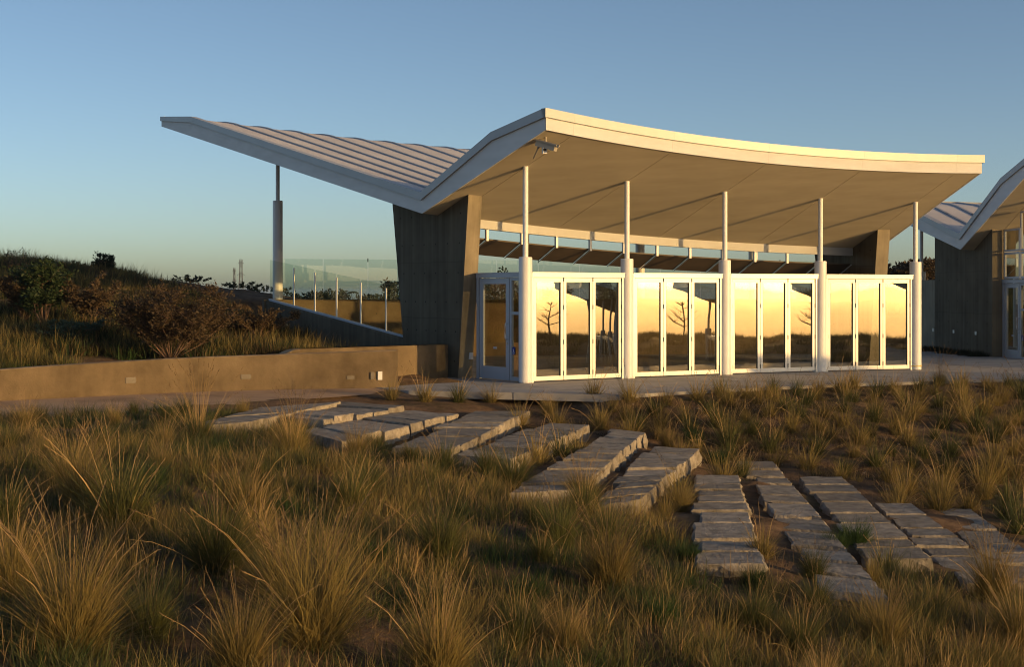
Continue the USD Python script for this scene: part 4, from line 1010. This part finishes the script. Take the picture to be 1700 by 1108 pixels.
shrub('shrub', 'small rounded dark bush alone on the hill skyline', 'shrub', gb(174, 41), .62, .75, 10, 'leaf_dark', .09, 1500, vr, r0=.014, fine=4, top=.1, lean=1.6)
shrub('shrub', 'thin wispy shrub at the left end of the hill skyline', 'shrub', gb(22, 37), .75, 1.0, 9, 'leaf_dark', .05, 380, vr, r0=.008, lean=.9, fine=3)
shrub('shrub', 'dim russet shrub in the shade left of the ramp wall', 'shrub', gb(430, 29.3), .75, 1.8, 10, 'leaf_brown', .06, 5000, vr, r0=.012, fine=3)
for i, (px_, y, h, w, lb) in enumerate(((110, 44.5, .3, 1.6, 'low bush on the skyline right of the tall shrub'), (318, 46, .3, 1.5, 'dark low bush on the skyline left of the pylons'),
                                        (400, 46.5, .3, 2.0, 'sunlit low bush at the foot of the pylons'), (440, 47, .32, 1.8, 'low bush at the right end of the hill skyline'))):
    shrub('skyline_bush', lb, 'bush', gb(px_, y), h, w, 10, 'leaf_green' if i > 1 else 'leaf_dark', .06, 1500, vr, r0=.006, fine=4, top=.0, lean=1.7)

def tree(label, px_, y, ztop, w, leaf, lsize, nleaf, rng, name='tree', bare=False):
    x = (px_ - PX) / F * y; zb = float(H(x, y)[0]) - .05; h = ztop - zb
    t_ = thing(name, label, 'tree', (x, y, zb)); st, lv = MB(), MB(); base = np.array([x, y, zb])
    trunk = [base + [0, 0, 0], base + [.03 * h * rng.normal(), .03 * h * rng.normal(), .35 * h], base + [.05 * h * rng.normal(), .05 * h * rng.normal(), .7 * h]]
    st.tube(trunk, [.035 * h, .025 * h, .012 * h], 8); pts = []
    for k in range(16):
        az = rng.uniform(0, 6.283); s_ = rng.uniform(.25, 1.0); o = trunk[1] + (trunk[2] - trunk[1]) * s_ * .9
        e = base + [w / 2 * rng.uniform(.3, 1) * math.cos(az), w / 2 * rng.uniform(.3, 1) * math.sin(az), h * rng.uniform(.55, .98)]
        st.tube([o, (o + e) / 2 + [0, 0, -.03 * h], e], [.012 * h, .008 * h, .003 * h], 5)
        if not bare:
            c_ = rng.normal(0, 1, (nleaf // 16, 3)); c_ /= np.linalg.norm(c_, axis=1)[:, None]; rad_ = rng.uniform(.3, 1, len(c_))[:, None] ** .5
            pts.append(e + c_ * rad_ * np.array([.17 * w, .17 * w, .11 * h]))
    part('trunk', st, 'bark', t_)
    if not bare: leaves(rng, np.vstack(pts), lsize, lv); part('crown', lv, leaf, t_)
tree('rounded dark tree behind the rightmost column between the pavilions', 1500, 52, 2.95, 3.4, 'leaf_brown', .16, 5200, vr)
tree('smaller leafy tree right of the rightmost column', 1540, 54, 3.0, 2.6, 'leaf_brown', .16, 2600, vr)
for px_, y, zt2, w, lb in ((500, 92, 1.55, 5, 'dark tree seen through the balustrade glass nearest the rear left column'), (610, 88, 1.45, 6, 'spreading dark tree behind the glass right of the palm'), (647, 95, 2.3, 2.4, 'tall dark tree behind the glass next to the fin'),
                           (535, 100, 1.5, 6, 'dark hedge-like tree left of the palm behind the glass'), (668, 90, 1.2, 4, 'low dark tree just left of the fin behind the glass'), (820, 98, 3.0, 3.5, 'dark tree seen through the side door glass'),
                           (838, 101, 2.8, 3, 'second dark tree seen through the side door glass'), (925, 95, 1.75, 2.2, 'dark tree behind the first door bay'), (1012, 93, 2.2, 2.0, 'leafy tree behind the right panel of the first door bay')):
    tree(lb, px_, y, zt2, w, 'leaf_dark', .28, 2200, vr)
# palm behind the glass
x, y = (565 - PX) / F * 90, 90.0; zb = float(H(x, y)[0]); t_ = thing('palm_tree', 'feathery palm crown seen through the balustrade glass', 'palm', (x, y, zb))
mb = MB(); mb.tube([(x, y, zb), (x + .1, y, 1.2)], [.22, .16], 8); part('trunk', mb, 'bark', t_); mb = MB()
for k in range(26):
    az, el = vr.uniform(0, 6.283), vr.uniform(-.2, 1.2); p = np.array([x + .1, y, 1.2]); L = vr.uniform(1.2, 1.9)
    for s_ in range(6):
        a_ = el - .28 * s_; d_ = np.array([math.cos(a_) * math.cos(az), math.cos(a_) * math.sin(az), math.sin(a_)]); q = p + d_ * L / 6
        sd = np.array([-math.sin(az), math.cos(az), 0])
        for sg_ in (-1, 1): mb.add([p, q, q + sd * sg_ * .34 * (1 - s_ / 7) + [0, 0, -.14]], [[0, 1, 2]])
        p = q
part('fronds', mb, 'leaf_dark', t_)
# young bare tree out on the right slope, mirrored in the doors
x, y = 44.9, 7.9; zb = float(H(x, y)[0]); t_ = thing('bare_sapling', 'leafless young tree mirrored in the folding doors', 'tree', (x, y, zb)); mb = MB(); tr_ = np.random.default_rng(4)
top_z = 1.25; p0 = np.array([x, y, zb]); mb.tube([p0, [x + .03, y, zb + 1.2], [x - .03, y + .02, zb + 2.0], [x + .05, y, top_z]], [.055, .045, .03, .012], 7)
for k in range(15):
    s_ = tr_.uniform(.38, .92); o = np.array([x, y, zb + (top_z - zb) * s_]); az = tr_.uniform(0, 6.283); L = (1.15 - s_) * 1.5
    m_ = o + np.array([math.cos(az), math.sin(az), .45]) * L * .5; e = m_ + np.array([math.cos(az + .3), math.sin(az + .3), .75]) * L * .5; mb.tube([o, m_, e], [.022, .014, .006], 5)
    for _ in range(4): mb.tube([m_, m_ + np.array([tr_.normal(), tr_.normal(), abs(tr_.normal())]) * L * .22], [.009, .004], 4)
part('branches', mb, 'bark', t_)

# scrub along the sunward ridge
rx = grng.uniform(24, 60, 900); ry = grng.uniform(-22, 11, 900); kk = (ry < 13 - .12 * (rx - 24)) & (rx > 27); rx, ry = rx[kk], ry[kk]
pi_pts = np.column_stack([rx, ry, H(rx, ry)])
tuft_field('ridge_scrub', 'rough scrub on the ridge in front of the doors, mirrored dark in the glass', pi_pts, grng.uniform(.9, 1.9, len(pi_pts)),
           [(70, .15, .4, .7, .02, 1.0, .3, 'grass_mixed'), (70, .15, .35, .8, .024, 1.0, .35, 'leaf_dark')], grng)

# ------------------------------------------------------------------ power pylons on the far ridge
def pylon(label, px_, ytop, d_, wpx):
    x = (px_ - PX) / F * d_; zt_ = EYE - (ytop - HZ) * d_ / F; zb = float(H(x, d_)[0]); t_ = thing('power_pylon', label, 'pylon', (x, d_, zb)); mb = MB(); h = zt_ - zb; w = wpx / F * d_
    lv = [0, .25, .45, .55, .63, .70, .77, .84, .92, 1.0]; hw = [w * max(.13, .6 - 1.5 * (l - .55)) for l in lv]; r = .065 * d_ / 500
    for sx, sy in ((-1, -1), (1, -1), (1, 1), (-1, 1)): mb.tube([(x + sx * b, d_ + sy * b, zb + l * h) for l, b in zip(lv, hw)], r, 4)
    for i in range(len(lv) - 1):
        for k in range(4):
            s4 = [(-1, -1), (1, -1), (1, 1), (-1, 1)]; a_, b_ = s4[k], s4[(k + 1) % 4]
            P1 = (x + a_[0] * hw[i], d_ + a_[1] * hw[i], zb + lv[i] * h); P2 = (x + b_[0] * hw[i + 1], d_ + b_[1] * hw[i + 1], zb + lv[i + 1] * h); P3 = (x + b_[0] * hw[i], d_ + b_[1] * hw[i], zb + lv[i] * h); P4 = (x + a_[0] * hw[i + 1], d_ + a_[1] * hw[i + 1], zb + lv[i + 1] * h)
            mb.tube([P1, P2], r * .8, 3); mb.tube([P3, P4], r * .8, 3); mb.tube([P4, P2], r * .8, 3)
    part('lattice_tower', mb, 'pylon_steel', t_)
    for l, aw in ((.78, .5), (.88, .42), (.97, .33)):
        mb = MB(); mb.tube([(x - w * aw, d_, zb + l * h), (x, d_, zb + l * h + .015 * h), (x + w * aw, d_, zb + l * h)], r * 1.2, 4); part('cross_arm', mb, 'pylon_steel', t_)
pylon('taller of two lattice power pylons on the left horizon', 400, 431, 560, 15)
pylon('shorter of two lattice power pylons on the left horizon', 389, 445, 700, 9)

pp = np.array([pv2.P(ph2 + .55 + abs(grng.normal(0, .5)), 1.6 + grng.uniform(0, 6.5), -0.02) for _ in range(160)])
tuft_field('low_planting', 'dark low planting along the foot of the second pavilion side wall', pp, grng.uniform(.5, 1.0, len(pp)), [(60, .1, .3, .7, .02, .9, .15, 'leaf_dark')], grng)

# ------------------------------------------------------------------ small stones and clods on the slope and gravel by the ramp wall
def pebbles(name, label, pts, rng, s0, s1):
    ic = trimesh.creation.icosphere(1); mb = MB()
    for p in pts:
        v = ic.vertices * (1 + rng.normal(0, .12, (len(ic.vertices), 1))) * rng.uniform(s0, s1) * np.array([1, rng.uniform(.7, 1.2), .6]); mb.add(v + p, ic.faces)
    solid(name, mb, 'rock', label, 'pebbles', kind='stuff')
kp = cloud(700, -2, 11, 11, 28, slope_ok)
pebbles('soil_clods', 'brown clods and pebbles scattered over the soil slope', kp, grng, .008, .03)
gp_ = [pol(rph + .5 + abs(grng.normal(0, .55)), R0 + grng.uniform(4, 11), 0) for _ in range(700)]; gp_ = np.array(gp_); gp_[:, 2] = H(gp_[:, 0], gp_[:, 1]) + .01
pebbles('gravel_strip', 'strip of gravel along the foot of the ramp wall', gp_, grng, .02, .06)

# ------------------------------------------------------------------ haze
usdkit.material(stage, '/World/Looks/haze', {'v': ('principled_volume', {'color': (0.95, 0.91, 0.84), 'density': 0.00017, 'anisotropy': 0.7})}, [], volume='v.volume')
M['haze'] = UsdShade.Material.Get(stage, '/World/Looks/haze')
mb = MB(); mb.box(-15200, 15200, -15200, 15200, float(gz.min()) - 1.0, 11.0)
solid('haze', mb, 'haze', 'thin evening haze over the plain', 'haze', kind='stuff')
